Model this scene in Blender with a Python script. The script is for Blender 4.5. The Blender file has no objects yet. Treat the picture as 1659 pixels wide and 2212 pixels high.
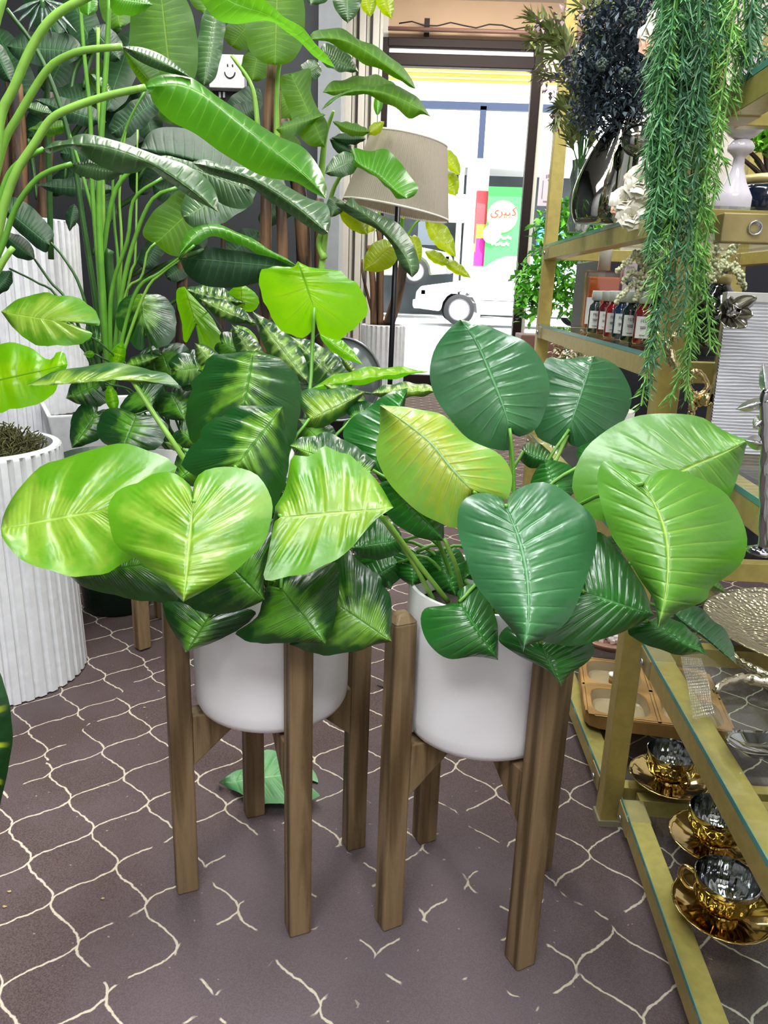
import bpy, math, random
import numpy as np
from mathutils import Vector, Matrix
random.seed(7); rng = np.random.RandomState(7)
S = bpy.context.scene
COL = S.collection
# ------------------------------------------------------------------ camera, world, light, exposure
W, H, F = 1659, 2212, 1660.0
YAW, PITCH, ROLL = map(math.radians, (1.0, 16.25, 2.0))
CAMH = 1.0
Rcam = Matrix.Rotation(YAW, 3, 'Z') @ Matrix.Rotation(math.pi/2-PITCH, 3, 'X') @ Matrix.Rotation(ROLL, 3, 'Z')
cd = bpy.data.cameras.new('camera'); cam = bpy.data.objects.new('camera', cd); COL.objects.link(cam)
cam.matrix_world = Matrix.Translation((0, 0, CAMH)) @ Rcam.to_4x4()
cd.sensor_fit = 'HORIZONTAL'; cd.sensor_width = 36; cd.lens = 36*F/W; cd.clip_start = .02; cd.clip_end = 200
S.camera = cam
S.view_settings.view_transform = 'Standard'; S.view_settings.look = 'None'; S.view_settings.gamma = 1
S.view_settings.exposure = 0.12; S.view_settings.use_curve_mapping = False
S.cycles.max_bounces = 10; S.cycles.transparent_max_bounces = 24; S.cycles.transmission_bounces = 8
S.cycles.caustics_reflective = False; S.cycles.caustics_refractive = False
S.cycles.sample_clamp_indirect = 6
wd = bpy.data.worlds.new('world'); S.world = wd; wd.use_nodes = True
wd.node_tree.nodes['Background'].inputs[0].default_value = (.93, .97, 1, 1)
wd.node_tree.nodes['Background'].inputs[1].default_value = 3.4
sd = bpy.data.lights.new('sun', 'SUN'); sd.energy = 13; sd.angle = .01; sd.color = (1, .96, .9)
so = bpy.data.objects.new('sun', sd); COL.objects.link(so); so.rotation_euler = (math.radians(33), math.radians(14), 0)
def area(name, loc, sx, sy, e, rot=(0, 0, 0), col=(1, 1, 1), portal=False):
    l = bpy.data.lights.new(name, 'AREA'); l.shape = 'RECTANGLE'; l.size = sx; l.size_y = sy; l.energy = e; l.color = col
    if portal: l.cycles.is_portal = True
    o = bpy.data.objects.new(name, l); COL.objects.link(o); o.location = loc; o.rotation_euler = rot
    return o
area('ceiling_area_light', (-.45, .9, 3.3), .4, 1.6, 60, col=(.97, .98, 1))
area('ceiling_area_light', (.8, .9, 3.3), .3, 1.6, 48, col=(.95, .97, 1))
area('ceiling_area_light', (-.2, -1.1, 3.3), 2.4, .9, 120, col=(.97, .98, 1))
area('ceiling_area_light', (-1.0, 3.0, 3.3), .4, 1.6, 60, col=(1, .97, .92))
area('ceiling_area_light', (.9, 3.4, 3.3), .4, 1.6, 60, col=(1, .97, .92))
area('ceiling_area_light', (.5, 6.0, 3.3), 1.6, .4, 70, col=(1, .88, .70))
area('ceiling_area_light', (.6, 7.2, 3.45), 1.8, .2, 34, rot=(math.radians(35), 0, 0), col=(1, .9, .78))  # added wash, no known fixture: brightens the cream header above the door
area('window_portal', (.6, 8.4, 1.8), 3.2, 3.0, 1, rot=(-math.pi/2, 0, 0), portal=True)

# ------------------------------------------------------------------ pixel -> point helpers (real planes in the shop)
CAM = Vector((0, 0, CAMH))
def ray(x, y): return Rcam @ Vector(((x-W/2)/F, -(y-H/2)/F, -1))
def PY(x, y, Y): d = ray(x, y); return CAM + d*(Y/d.y)
def PZ(x, y, z): d = ray(x, y); return CAM + d*((z-CAMH)/d.z)
def PX(x, y, X): d = ray(x, y); return CAM + d*(X/d.x)
def lin(h):
    h = h.lstrip('#'); c = [int(h[i:i+2], 16)/255 for i in (0, 2, 4)]
    return tuple((v/12.92 if v <= .04045 else ((v+.055)/1.055)**2.4) for v in c)+(1,)

# ------------------------------------------------------------------ mesh builder
class MB:
    def __init__(s): s.v = []; s.f = []; s.uv = {}; s.mi = []
    def add(s, vs, fs, mi=0):
        b = len(s.v); s.v += [tuple(v) for v in vs]
        for f in fs: s.f.append([b+i for i in f]); s.mi.append(mi)
        return b
    def box(s, c, d, rz=0, mi=0, M=None):
        x, y, z = d[0]/2, d[1]/2, d[2]/2
        vs = [Vector((a*x, b*y, e*z)) for a in (-1, 1) for b in (-1, 1) for e in (-1, 1)]
        R = M if M is not None else Matrix.Rotation(rz, 3, 'Z')
        vs = [R @ v+Vector(c) for v in vs]
        s.add(vs, [(0, 1, 3, 2), (4, 6, 7, 5), (0, 4, 5, 1), (2, 3, 7, 6), (0, 2, 6, 4), (1, 5, 7, 3)], mi); return s
    def tube(s, pts, r, n=8, cap=True, mi=0, flat=1.0):
        pts = [Vector(p) for p in pts]; m = len(pts)
        rs = r if hasattr(r, '__len__') else [r]*m
        t0 = (pts[1]-pts[0]).normalized(); a = Vector((0, 0, 1)) if abs(t0.z) < .9 else Vector((1, 0, 0))
        nx = t0.cross(a).normalized(); rings = []
        for i in range(m):
            t = (pts[min(i+1, m-1)]-pts[max(i-1, 0)]).normalized()
            nx = (nx-t*nx.dot(t)).normalized(); ny = t.cross(nx)
            rings.append([pts[i]+(nx*math.cos(2*math.pi*k/n)+ny*math.sin(2*math.pi*k/n)*flat)*rs[i] for k in range(n)])
        vs = [p for q in rings for p in q]; fs = []
        for i in range(m-1):
            for k in range(n): fs.append((i*n+k, i*n+(k+1) % n, (i+1)*n+(k+1) % n, (i+1)*n+k))
        if cap: fs += [tuple(range(n))[::-1], tuple(range((m-1)*n, m*n))]
        s.add(vs, fs, mi); return s
    def lathe(s, prof, n=48, c=(0, 0, 0), fn=None, mi=0, M=None, close=False):
        vs = []; fs = []; m = len(prof)
        for i, (r, z) in enumerate(prof):
            for k in range(n):
                a = 2*math.pi*k/n; rr = fn(r, z, a, i) if fn else r
                p = Vector((rr*math.cos(a), rr*math.sin(a), z))
                if M is not None: p = M @ p
                vs.append(p+Vector(c))
        for i in range(m-1):
            for k in range(n): fs.append((i*n+k, i*n+(k+1) % n, (i+1)*n+(k+1) % n, (i+1)*n+k))
        if not close:
            if prof[0][0] > 1e-5: fs.append(tuple(range(n))[::-1])
            if prof[-1][0] > 1e-5: fs.append(tuple(range((m-1)*n, m*n)))
        s.add(vs, fs, mi); return s
    def prism(s, poly, d, M, mi=0):
        n = len(poly); vs = [M @ Vector((x, y, 0)) for x, y in poly]+[M @ Vector((x, y, d)) for x, y in poly]
        fs = [tuple(range(n))[::-1], tuple(range(n, 2*n))]+[(k, (k+1) % n, n+(k+1) % n, n+k) for k in range(n)]
        s.add(vs, fs, mi); return s
    def blob(s, c, r, n=8, m=5, jit=0, mi=0):
        vs = []; fs = []; rx, ry, rz = (r, r, r) if not hasattr(r, '__len__') else r
        for i in range(m+1):
            th = math.pi*i/m
            for k in range(n):
                a = 2*math.pi*k/n; j = 1+jit*(random.random()-.5)
                vs.append((c[0]+rx*j*math.sin(th)*math.cos(a), c[1]+ry*j*math.sin(th)*math.sin(a), c[2]+rz*j*math.cos(th)))
        for i in range(m):
            for k in range(n): fs.append((i*n+k, (i+1)*n+k, (i+1)*n+(k+1) % n, i*n+(k+1) % n))
        s.add(vs, fs, mi); return s
    def blade(s, p, d, L, w, up=None, mi=0, fold=.25):
        p = Vector(p); d = Vector(d).normalized(); up = Vector(up or (0, 0, 1))
        sd = d.cross(up); sd = sd.normalized() if sd.length > 1e-4 else Vector((1, 0, 0)); nn = sd.cross(d).normalized()
        vs = [p, p+d*L*.45+sd*w/2+nn*w*fold, p+d*L, p+d*L*.45-sd*w/2+nn*w*fold, p+d*L*.45]
        s.add(vs, [(0, 1, 4), (1, 2, 4), (0, 4, 3), (4, 2, 3)], mi); return s
def place(root): return Vector(root['_w']) if root is not None else Vector((0, 0, 0))
def obj(name, mb, mats, parent=None, smooth=True, bevel=0, uv=None, loc=None, autos=None):
    """one mesh object; vertices are in world space and rebased on the parent (or loc)"""
    off = Vector(loc) if loc is not None else place(parent)
    me = bpy.data.meshes.new(name)
    me.from_pydata([tuple(Vector(v)-off) for v in mb.v], [], mb.f)
    if not isinstance(mats, (list, tuple)): mats = [mats]
    for m in mats: me.materials.append(m)
    if any(mb.mi): me.polygons.foreach_set('material_index', mb.mi)
    if uv is not None:
        ul = me.uv_layers.new(name='UVMap'); li = np.zeros(len(me.loops), dtype=np.int32); me.loops.foreach_get('vertex_index', li)
        ul.data.foreach_set('uv', np.array(uv, dtype=np.float32)[li].ravel())
    if smooth: me.polygons.foreach_set('use_smooth', [True]*len(me.polygons))
    me.update()
    o = bpy.data.objects.new(name, me); COL.objects.link(o)
    if smooth and autos: 
        try: me.set_sharp_from_angle(angle=math.radians(autos))
        except Exception: pass
    if bevel:
        b = o.modifiers.new('bevel', 'BEVEL'); b.width = bevel; b.segments = 2; b.limit_method = 'ANGLE'
    if parent is not None: o.parent = parent
    elif loc is not None: o.location = loc
    o['_w'] = tuple(off)
    return o
def tag(o, label, cat, group=None, kind=None):
    o['label'] = label; o['category'] = cat
    if group: o['group'] = group
    if kind: o['kind'] = kind
    return o
def thing(name, loc, label, cat, group=None, kind=None):
    o = bpy.data.objects.new(name, None); COL.objects.link(o); o.location = loc; o['_w'] = tuple(loc); o.empty_display_size = .05
    return tag(o, label, cat, group, kind)
def struct(name, mb, m, **k): o = obj(name, mb, m, smooth=k.pop('smooth', False), **k); o['kind'] = 'structure'; return o
def copy_tree(o, loc, rz, label, parent=None):
    c = o.copy(); COL.objects.link(c); c.parent = parent
    if parent is None: c.location = loc; c.rotation_euler = (0, 0, rz); c['label'] = label
    for ch in list(o.children): copy_tree(ch, None, None, None, c)
    return c
def catmull(P, n, closed=False):
    P = [np.array(p, float) for p in P]; out = []
    Q = [2*P[0]-P[1]]+P+[2*P[-1]-P[-2]]
    seg = [np.linalg.norm(P[i+1]-P[i]) for i in range(len(P)-1)]; tot = sum(seg) or 1e-6; cum = np.concatenate([[0], np.cumsum(seg)])/tot
    for t in np.linspace(0, 1, n):
        i = min(int(np.searchsorted(cum, t, side='right'))-1, len(P)-2); i = max(i, 0)
        u = (t-cum[i])/max(cum[i+1]-cum[i], 1e-9); a, b, c, d = Q[i:i+4]
        out.append(.5*((2*b)+(-a+c)*u+(2*a-5*b+4*c-d)*u*u+(-a+3*b-3*c+d)*u**3))
    return out

# ------------------------------------------------------------------ materials
class NT:
    def __init__(s, name):
        s.m = bpy.data.materials.new(name); s.m.use_nodes = True; s.t = s.m.node_tree; s.n = s.t.nodes; s.n.clear()
        s.out = s.n.new('ShaderNodeOutputMaterial')
    def N(s, typ, **k):
        n = s.n.new('ShaderNode'+typ)
        for a, v in k.items(): setattr(n, a, v)
        return n
    def L(s, a, b): s.t.links.new(a, b)
    def val(s, sock, v):
        if isinstance(v, bpy.types.NodeSocket): s.L(v, sock)
        elif v is not None: sock.default_value = v
    def math(s, op, a, b=None, c=None, clamp=False):
        n = s.N('Math', operation=op); n.use_clamp = clamp; s.val(n.inputs[0], a)
        if b is not None: s.val(n.inputs[1], b)
        if c is not None: s.val(n.inputs[2], c)
        return n.outputs[0]
    def mix(s, f, a, b, typ='MIX'):
        n = s.N('Mix', data_type='RGBA', blend_type=typ); s.val(n.inputs[0], f); s.val(n.inputs[6], a); s.val(n.inputs[7], b); return n.outputs[2]
    def ramp(s, f, lo, hi):
        n = s.N('MapRange'); n.interpolation_type = 'SMOOTHSTEP'; s.val(n.inputs[0], f); n.inputs[1].default_value = lo; n.inputs[2].default_value = hi; return n.outputs[0]
    def noise(s, scale, detail=3, vec=None, rough=.5, dist=0):
        n = s.N('TexNoise'); n.inputs['Scale'].default_value = scale; n.inputs['Detail'].default_value = detail; n.inputs['Roughness'].default_value = rough
        n.inputs['Distortion'].default_value = dist
        if vec is None: vec = s.N('TexCoord').outputs['Object']
        s.L(vec, n.inputs['Vector']); return n.outputs[0]
    def bsdf(s, **k):
        b = s.N('BsdfPrincipled')
        for a, v in k.items(): s.val(b.inputs[a.replace('_', ' ')], v)
        s.L(b.outputs[0], s.out.inputs[0]); return b
    def bump(s, h, st, dist=.002):
        b = s.N('Bump'); b.inputs['Strength'].default_value = st; b.inputs['Distance'].default_value = dist; s.L(h, b.inputs['Height']); return b.outputs[0]
def plain(name, col, rough=.5, metal=0, spec=.5, bump=0, bscale=40, var=.0, coat=0, **k):
    t = NT(name); c = lin(col)
    if var:
        c = t.mix(t.ramp(t.noise(bscale*.3, 4), .3, .7), tuple(x*(1-var) for x in c[:3])+(1,), tuple(min(1, x*(1+var)) for x in c[:3])+(1,))
    b = t.bsdf(Base_Color=c, Roughness=rough, Metallic=metal); b.inputs['Specular IOR Level'].default_value = spec; b.inputs['Coat Weight'].default_value = coat
    if bump: t.L(t.bump(t.noise(bscale, 4), bump), b.inputs['Normal'])
    return t.m
def glassy(name, col=(.965, .985, .975), tint=.06, rough=0.0):
    t = NT(name); g = t.N('BsdfGlossy'); g.inputs['Roughness'].default_value = rough
    tr = t.N('BsdfTransparent'); tr.inputs[0].default_value = (*col, 1)
    fr = t.N('LayerWeight'); fr.inputs[0].default_value = .5
    m = t.N('MixShader'); t.L(t.math('ADD', t.math('MULTIPLY', t.math('POWER', fr.outputs['Facing'], 5), .7), tint, clamp=True), m.inputs[0]); t.L(tr.outputs[0], m.inputs[1]); t.L(g.outputs[0], m.inputs[2]); t.L(m.outputs[0], t.out.inputs[0])
    return t.m
_lm = {}
def leafmat(name, edge, center, vein, N=8, rough=.33, trans=.3, spread=.55, fine=5, tcol=None, bump=.55, patch=.5, stripes=0, veins=.45, vth=.955, finew=.32, broad=1.6, coat=.3):
    if name in _lm: return _lm[name]
    t = NT(name); uvn = t.N('UVMap'); sp = t.N('SeparateXYZ'); t.L(uvn.outputs[0], sp.inputs[0])
    u, q = sp.outputs[0], sp.outputs[1]
    s = t.math('ABSOLUTE', t.math('MULTIPLY_ADD', q, 2, -1))
    nz = t.noise(14, 4); nz2 = t.noise(60, 4)
    w = t.math('MULTIPLY_ADD', u, N, t.math('MULTIPLY', t.noise(9, 2), .5))
    cw = t.math('COSINE', t.math('MULTIPLY', w, 2*math.pi))                     # 1 on a vein
    vm = t.ramp(cw, vth, 1.0)
    mid = t.ramp(s, .026, .008)
    fade = t.ramp(s, 1.0, .3)
    f = t.math('ADD', t.math('MULTIPLY', t.math('SUBTRACT', 1, s), 1.0), t.math('MULTIPLY', t.math('SUBTRACT', nz, .5), patch*3))
    f = t.math('ADD', f, t.math('MULTIPLY', cw, .12+stripes)); f = t.math('ADD', f, t.math('MULTIPLY', t.math('SUBTRACT', nz2, .5), patch*1.2))
    f = t.ramp(f, 1-spread-.3, 1-spread+.45)
    c = t.mix(f, lin(edge), lin(center))
    c = t.mix(t.math('MULTIPLY', t.math('MULTIPLY', vm, fade), veins), c, lin(vein))
    c = t.mix(t.math('MULTIPLY', mid, .85), c, lin(vein))
    c = t.mix(t.math('MULTIPLY', t.ramp(nz2, .45, .7), .18), c, tuple(x*.6 for x in lin(edge)[:3])+(1,))
    fw = t.math('COSINE', t.math('MULTIPLY', w, 2*math.pi*fine))
    h = t.math('ADD', t.math('MULTIPLY', t.math('POWER', t.math('MULTIPLY_ADD', cw, .5, .5), 6), -1.0), t.math('MULTIPLY', fw, t.math('MULTIPLY', t.ramp(t.noise(26, 2), .4, .7), finew)))
    h = t.math('ADD', h, t.math('MULTIPLY', t.noise(22, 3), broad))
    h = t.math('MULTIPLY', h, t.math('MULTIPLY', t.ramp(s, 1.0, .6), t.ramp(s, 0, .06)))
    h = t.math('ADD', h, t.math('MULTIPLY', t.ramp(s, .0, .035), .8)); h = t.math('ADD', h, t.math('MULTIPLY', nz2, .5))
    nrm = t.bump(h, bump, .0016)
    b = t.bsdf(Base_Color=c, Roughness=rough); b.inputs['Specular IOR Level'].default_value = .5; t.L(nrm, b.inputs['Normal']); b.inputs['Coat Weight'].default_value = coat; b.inputs['Coat Roughness'].default_value = .18; t.L(nrm, b.inputs['Coat Normal'])
    tr = t.N('BsdfTranslucent'); tc = t.mix(.6, c, lin(tcol or center)); t.L(tc, tr.inputs[0]); t.L(nrm, tr.inputs['Normal'])
    m = t.N('MixShader'); m.inputs[0].default_value = trans; t.L(b.outputs[0], m.inputs[1]); t.L(tr.outputs[0], m.inputs[2]); t.L(m.outputs[0], t.out.inputs[0])
    _lm[name] = t.m; return t.m
LIME = leafmat('leaf_lime', '#559410', '#86ac34', '#a8cc58', N=6, fine=5, spread=.6, trans=.28, tcol='#98cc20', patch=.8)
LIMEB = leafmat('leaf_lime_backlit', '#6cb400', '#94c800', '#3c7c1a', N=5, fine=4, spread=.5, trans=.55, tcol='#b0ff10')  # brighter lime copy, window backlight put into its colours
POTH = leafmat('leaf_variegated', '#0c4214', '#6ca028', '#3c7a28', N=7, fine=6, spread=.34, trans=.2, patch=.7, rough=.3)
POTD = leafmat('leaf_variegated_dark', '#0c3e12', '#5a9824', '#2f6a20', N=7, fine=6, spread=.42, trans=.18, patch=.8, rough=.32)
POTL = leafmat('leaf_variegated_light', '#205a22', '#84a834', '#346a20', N=6, fine=6, spread=.55, trans=.25, patch=.55, rough=.34)
PHD = leafmat('leaf_deep_green', '#20602a', '#2c7a38', '#50984c', N=13, fine=2, spread=.4, trans=.14, patch=.3, rough=.34)
PHB = leafmat('leaf_blue_green', '#30643a', '#3c7642', '#6aa070', N=13, fine=2, spread=.4, trans=.12, patch=.25, rough=.3)
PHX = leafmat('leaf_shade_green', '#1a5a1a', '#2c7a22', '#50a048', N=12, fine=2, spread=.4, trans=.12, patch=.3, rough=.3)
PHL = leafmat('leaf_fresh_green', '#528e26', '#68a038', '#acd040', N=13, fine=2, spread=.45, trans=.25, patch=.3, rough=.36)
PHY = leafmat('leaf_yellow_green', '#72a636', '#98a824', '#74b490', N=15, fine=2, spread=.6, trans=.25, patch=.7, rough=.36)
BAN = leafmat('leaf_banana_olive', '#36660a', '#4c8010', '#84a830', N=16, fine=2, spread=.4, trans=.45, tcol='#88c010', coat=0, rough=.62, bump=.35)
BANG = leafmat('leaf_banana_green', '#3f8214', '#50981e', '#98c050', N=18, fine=2, spread=.4, trans=.4, tcol='#80d020', rough=.36, bump=.3)
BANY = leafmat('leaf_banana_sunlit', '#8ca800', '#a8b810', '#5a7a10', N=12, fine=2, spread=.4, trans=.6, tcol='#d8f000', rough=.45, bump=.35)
STR = leafmat('leaf_grey_green', '#3a5c34', '#4d7040', '#7a9a5a', N=18, fine=2, spread=.4, trans=.2, rough=.36, bump=.5, coat=.05)
STD = leafmat('leaf_dark_green', '#163a1c', '#224e28', '#4a7a3a', N=16, fine=2, spread=.4, trans=.2, coat=0, rough=.58, bump=.4)
SILV = leafmat('leaf_silver_palm', '#6f8878', '#8fa596', '#a8b8a8', N=4, fine=2, spread=.4, trans=.15, rough=.35)
DIEF = leafmat('leaf_striped', '#164a20', '#8cb450', '#a8c870', N=9, fine=3, spread=.38, trans=.2, patch=.8, stripes=.08, rough=.3)
POLLY = leafmat('leaf_yellow_veined', '#0a3c10', '#0a3c10', '#c8e010', N=5, fine=4, spread=.05, trans=.1, rough=.3, veins=1.0, vth=.8)
FALL = leafmat('leaf_pale_underside', '#5c9a62', '#6fae70', '#a8d890', N=7, fine=5, spread=.4, trans=.1, rough=.5)
STEM = plain('stem_green', '#5f9a30', .4, var=.15, bscale=60)
STEMD = plain('stem_dark_green', '#2f5a22', .4, var=.2, bscale=60)
STEML = plain('stem_light_green', '#86b84a', .38, var=.15, bscale=60)

def woodmat(name, dark, light, sx=1):
    t = NT(name); tc = t.N('TexCoord'); mp = t.N('Mapping'); mp.inputs['Scale'].default_value = (60*sx, 60*sx, 4*sx); t.L(tc.outputs['Object'], mp.inputs[0])
    n1 = t.noise(1, 5, mp.outputs[0], .6, 1.2); n2 = t.noise(9, 3); w = t.N('TexWave'); w.wave_type = 'RINGS'; w.inputs['Scale'].default_value = .2; w.inputs['Distortion'].default_value = 9; w.inputs['Detail'].default_value = 3; t.L(mp.outputs[0], w.inputs[0])
    f = t.math('ADD', t.math('MULTIPLY', n1, .7), t.math('MULTIPLY', w.outputs[0], .3))
    c = t.mix(t.ramp(f, .3, .72), lin(dark), lin(light)); c = t.mix(t.math('MULTIPLY', t.ramp(n2, .55, .8), .35), c, lin(dark))
    b = t.bsdf(Base_Color=c, Roughness=.6); t.L(t.bump(f, .4, .001), b.inputs['Normal']); return t.m
WOOD = woodmat('stained_pine', '#544226', '#867050')
BARK = woodmat('bark', '#1a100a', '#78583c', .6)
TRAYW = woodmat('tray_plywood', '#86622e', '#a47c40', .25)
CERW = plain('white_ceramic', '#f2f3f5', .3, var=.03, bscale=12, coat=.3)
PLASTER = plain('white_planter', '#e0e2e4', .55, bump=.15, bscale=120, var=.05)
GOLD = plain('brushed_brass', '#b8a860', .36, metal=.5, bump=.04, bscale=200, var=.08)
GOLDD = plain('aged_brass', '#a89a68', .4, metal=.5, var=.15, bscale=60)
CUPG = plain('cup_gold', '#b8a36c', .07, metal=1)
CUPS = plain('cup_silver', '#a4a8aa', .06, metal=1)
SILVER = plain('silver_leafed', '#c9ccd2', .22, metal=1, bump=.5, bscale=160)
CHAMP = plain('champagne_gold', '#cdb98c', .25, metal=1, bump=.6, bscale=90)
MIRROR = plain('smoked_mirror', '#8c9088', .05, metal=1, bump=.15, bscale=25)
DARKF = plain('dark_aluminium', '#1c1013', .5, metal=0, spec=.25)
BLACK = plain('black_metal', '#12151e', .35, metal=.3)
NAVY = plain('navy_board', '#070b18', .45)
GLASS = glassy('clear_glass', tint=.04); GEDGE = plain('green_glass_edge', '#4f8a80', .1)
WGLASS = glassy('window_glass', (.97, .98, .98), 0)

# ------------------------------------------------------------------ floor, walls, ceiling
def carpet(x0=.625, y0=1.118):
    t = NT('trellis_carpet'); tc = t.N('TexCoord'); g = tc.outputs['Object']; sp = t.N('SeparateXYZ')
    nzv = t.N('TexNoise'); nzv.inputs['Scale'].default_value = 55; nzv.inputs['Detail'].default_value = 3; t.L(g, nzv.inputs[0])
    a = t.N('VectorMath', operation='SUBTRACT'); t.L(nzv.outputs[1], a.inputs[0]); a.inputs[1].default_value = (.5, .5, .5)
    b = t.N('VectorMath', operation='SCALE'); t.L(a.outputs[0], b.inputs[0]); b.inputs[3].default_value = .010
    c = t.N('VectorMath', operation='ADD'); t.L(b.outputs[0], c.inputs[0]); t.L(g, c.inputs[1]); t.L(c.outputs[0], sp.inputs[0])
    x = t.math('ADD', sp.outputs[0], x0); y = t.math('SUBTRACT', sp.outputs[1], y0)
    A, P, K = .03875, .155, math.pi/.0853
    w = t.math('MULTIPLY', t.math('SUBTRACT', 1, t.math('COSINE', t.math('MULTIPLY', y, K))), A)
    sl = t.math('MULTIPLY', t.math('SINE', t.math('MULTIPLY', y, K)), A*K)
    nrm = t.math('SQRT', t.math('MULTIPLY_ADD', sl, sl, 1))
    ds = []
    for sg in (1, -1):
        u = t.math('MULTIPLY_ADD', w, -sg, x); d = t.math('PINGPONG', u, P/2)   # distance to the nearest multiple of P
        ds.append(t.math('DIVIDE', d, nrm))
    d = t.math('MINIMUM', ds[0], ds[1])
    line = t.ramp(d, .0025, .0011)
    # worn patch around the plant stands: threads missing in pieces
    wr = t.N('VectorMath', operation='DISTANCE'); t.L(g, wr.inputs[0]); wr.inputs[1].default_value = (-.02, .98, 0)
    wearc = t.ramp(wr.outputs['Value'], .56, .2); wn = t.noise(11, 3, g)
    keep = t.ramp(t.math('SUBTRACT', wn, t.math('MULTIPLY', wearc, .24)), .28, .31)
    line = t.math('MULTIPLY', line, keep)
    n1 = t.noise(420, 2, g); n2 = t.noise(5, 4, g)
    base = t.mix(t.ramp(n1, .3, .7), lin('#463a38'), lin('#605250')); base = t.mix(t.math('MULTIPLY', t.ramp(n2, .35, .75), .5), base, lin('#655a5d'))
    base = t.mix(t.math('MULTIPLY', wearc, .35), base, lin('#7a7078'))
    speck = t.ramp(t.noise(90, 1, g), .78, .8)
    col = t.mix(line, base, lin('#c6bca8')); col = t.mix(t.math('MULTIPLY', speck, .5), col, lin('#b5aa98'))
    bs = t.bsdf(Base_Color=col, Roughness=.93); bs.inputs['Specular IOR Level'].default_value = .15
    h = t.math('ADD', n1, t.math('MULTIPLY', line, 1.2)); t.L(t.bump(h, .6, .0015), bs.inputs['Normal']); return t.m
CARPET = carpet()
XL, XR, YB, YF, ZC = -2.6, 2.1, -2.2, 8.3, 3.62
m = MB(); m.box(((XL+XR)/2, (YB+YF)/2, -.02), (XR-XL+.2, YF-YB+.2, .04)); struct('floor', m, carpet(.745, 1.446))
m = MB(); m.box(((XL+XR)/2, (YB+YF)/2, ZC+.05), (XR-XL+.4, YF-YB+.4, .1)); struct('ceiling', m, plain('ceiling_paint', '#c9c6c4', .8))
WDARK = plain('dark_grey_wall', '#34383c', .7, var=.08, bscale=8); WCREAM = plain('cream_wall', '#bfa68c', .75, var=.05, bscale=6)
WWHITE = plain('white_paint', '#d9dad6', .55, var=.04, bscale=10); WRIGHT = plain('pale_wall', '#c8c4c6', .7, var=.06, bscale=8)
m = MB(); m.box((XL-.05, (YB+YF)/2, ZC/2), (.1, YF-YB, ZC)); struct('wall_left', m, WDARK)
m = MB(); m.box((XR+.05, (YB+YF)/2, ZC/2), (.1, YF-YB, ZC)); struct('wall_right', m, WRIGHT)
m = MB(); m.box(((XL+XR)/2, YB-.05, ZC/2), (XR-XL+.2, .1, ZC)); struct('wall_back', m, WRIGHT)
# second carpet length laid over the first, its edge running beside the left stand
p1, p2 = PZ(352, 1418, 0), PZ(112, 1640, 0)
dv = (p1-p2).normalized(); a = p2-dv*1.4; b = p1+dv*3.0
m = MB(); e = .006
q = [(a.x, a.y), (1.2, a.y), (1.2, b.y), (b.x, b.y)]
# shopfront wall: left panel, header, right pier, with the openings left free
DL, DR, DT = PY(832, 300, YF).x, 1.14, 3.03
WL_, WR_ = 1.32, 1.7
m = MB()
m.box(((XL+DL)/2, YF+.06, ZC/2), (DL-XL, .12, ZC)); struct('wall_front', m, WWHITE)
m = MB(); m.box(((DL+XR)/2, YF+.06, (3.28+ZC)/2), (XR-DL, .12, ZC-3.28)); struct('wall_front_header', m, WCREAM)
m = MB()
for x in (DL-.06, DR): m.box((x+.03, YF-.02, 1.64), (.09, .1, 3.28))
for z, h in ((3.24, .08), (3.095, .11), (.08, .1)): m.box(((DL+DR)/2, YF-.03, z), (DR-DL, .09, h))
door = struct('door_1', m, DARKF, bevel=.008)
m = MB(); m.box(((DL+DR)/2+.05, YF+.0, 1.6), (DR-DL-.05, .008, 2.9)); g_ = obj('pane', m, WGLASS, door, smooth=False)
m = MB(); m.box(((DL+DR)/2, YF-.02, 3.175), (DR-DL, .03, .05)); obj('light_strip', m, plain('frosted_strip', '#e8ecf2', .4), door, smooth=False)
m = MB()
for x in (DR+.09, XR-.02): m.box((x, YF-.0, 1.55), (.05, .08, 2.9))
m.box(((DR+XR)/2, YF, .12), (XR-DR, .08, .24)); m.box(((DR+XR)/2, YF, 3.14), (XR-DR, .08, .28))
win = struct('window_1', m, WWHITE, bevel=.005)
m = MB(); m.box(((DR+XR)/2, YF+.01, 1.6), (XR-DR, .006, 2.8)); obj('pane', m, WGLASS, win, smooth=False)
# curtain rod and cable above the door
rod = thing('curtain_rod', (.45, YF-.14, 3.33), 'thin brown rod with a cable slung along it above the dark shop door', 'curtain rod')
m = MB(); m.tube([(DL, YF-.14, 3.33), (XR, YF-.14, 3.33)], .018, 10); obj('rod', m, plain('rod_brown', '#8a6a60', .4), rod)
m = MB(); pts = [(DL+.1+i*.12, YF-.15, 3.37+.02*math.sin(i*1.9)) for i in range(14)]; m.tube(pts, .006, 6); obj('cable', m, BLACK, rod)
m = MB(); m.box((.1, YF-.09, 3.36), (.05, .12, .12)); obj('bracket', m, DARKF, rod, smooth=False)
# partition wall and pillar on the left, white trims behind
x1 = PY(690, 100, 4.9).x; x2 = PY(740, 100, 4.9).x
m = MB(); m.box(((XL+x1)/2, 4.95, ZC/2), (x1-XL, .1, ZC)); struct('wall_partition', m, WDARK)
m = MB(); m.box(((x1+x2)/2, 5.0, ZC/2), (x2-x1, .3, ZC)); struct('trim_1', m, plain('grey_pillar', '#8f9498', .6, var=.05))
m = MB()
for i, xx in enumerate((750, 778, 806)):
    X0 = PY(xx, 300, 8.15).x; m.box((X0, 8.2, ZC/2), (.06, .12, ZC)); m.box((X0+.05, 8.24, ZC/2), (.03, .05, ZC))
struct('trim_2', m, WWHITE, bevel=.006)
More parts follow.
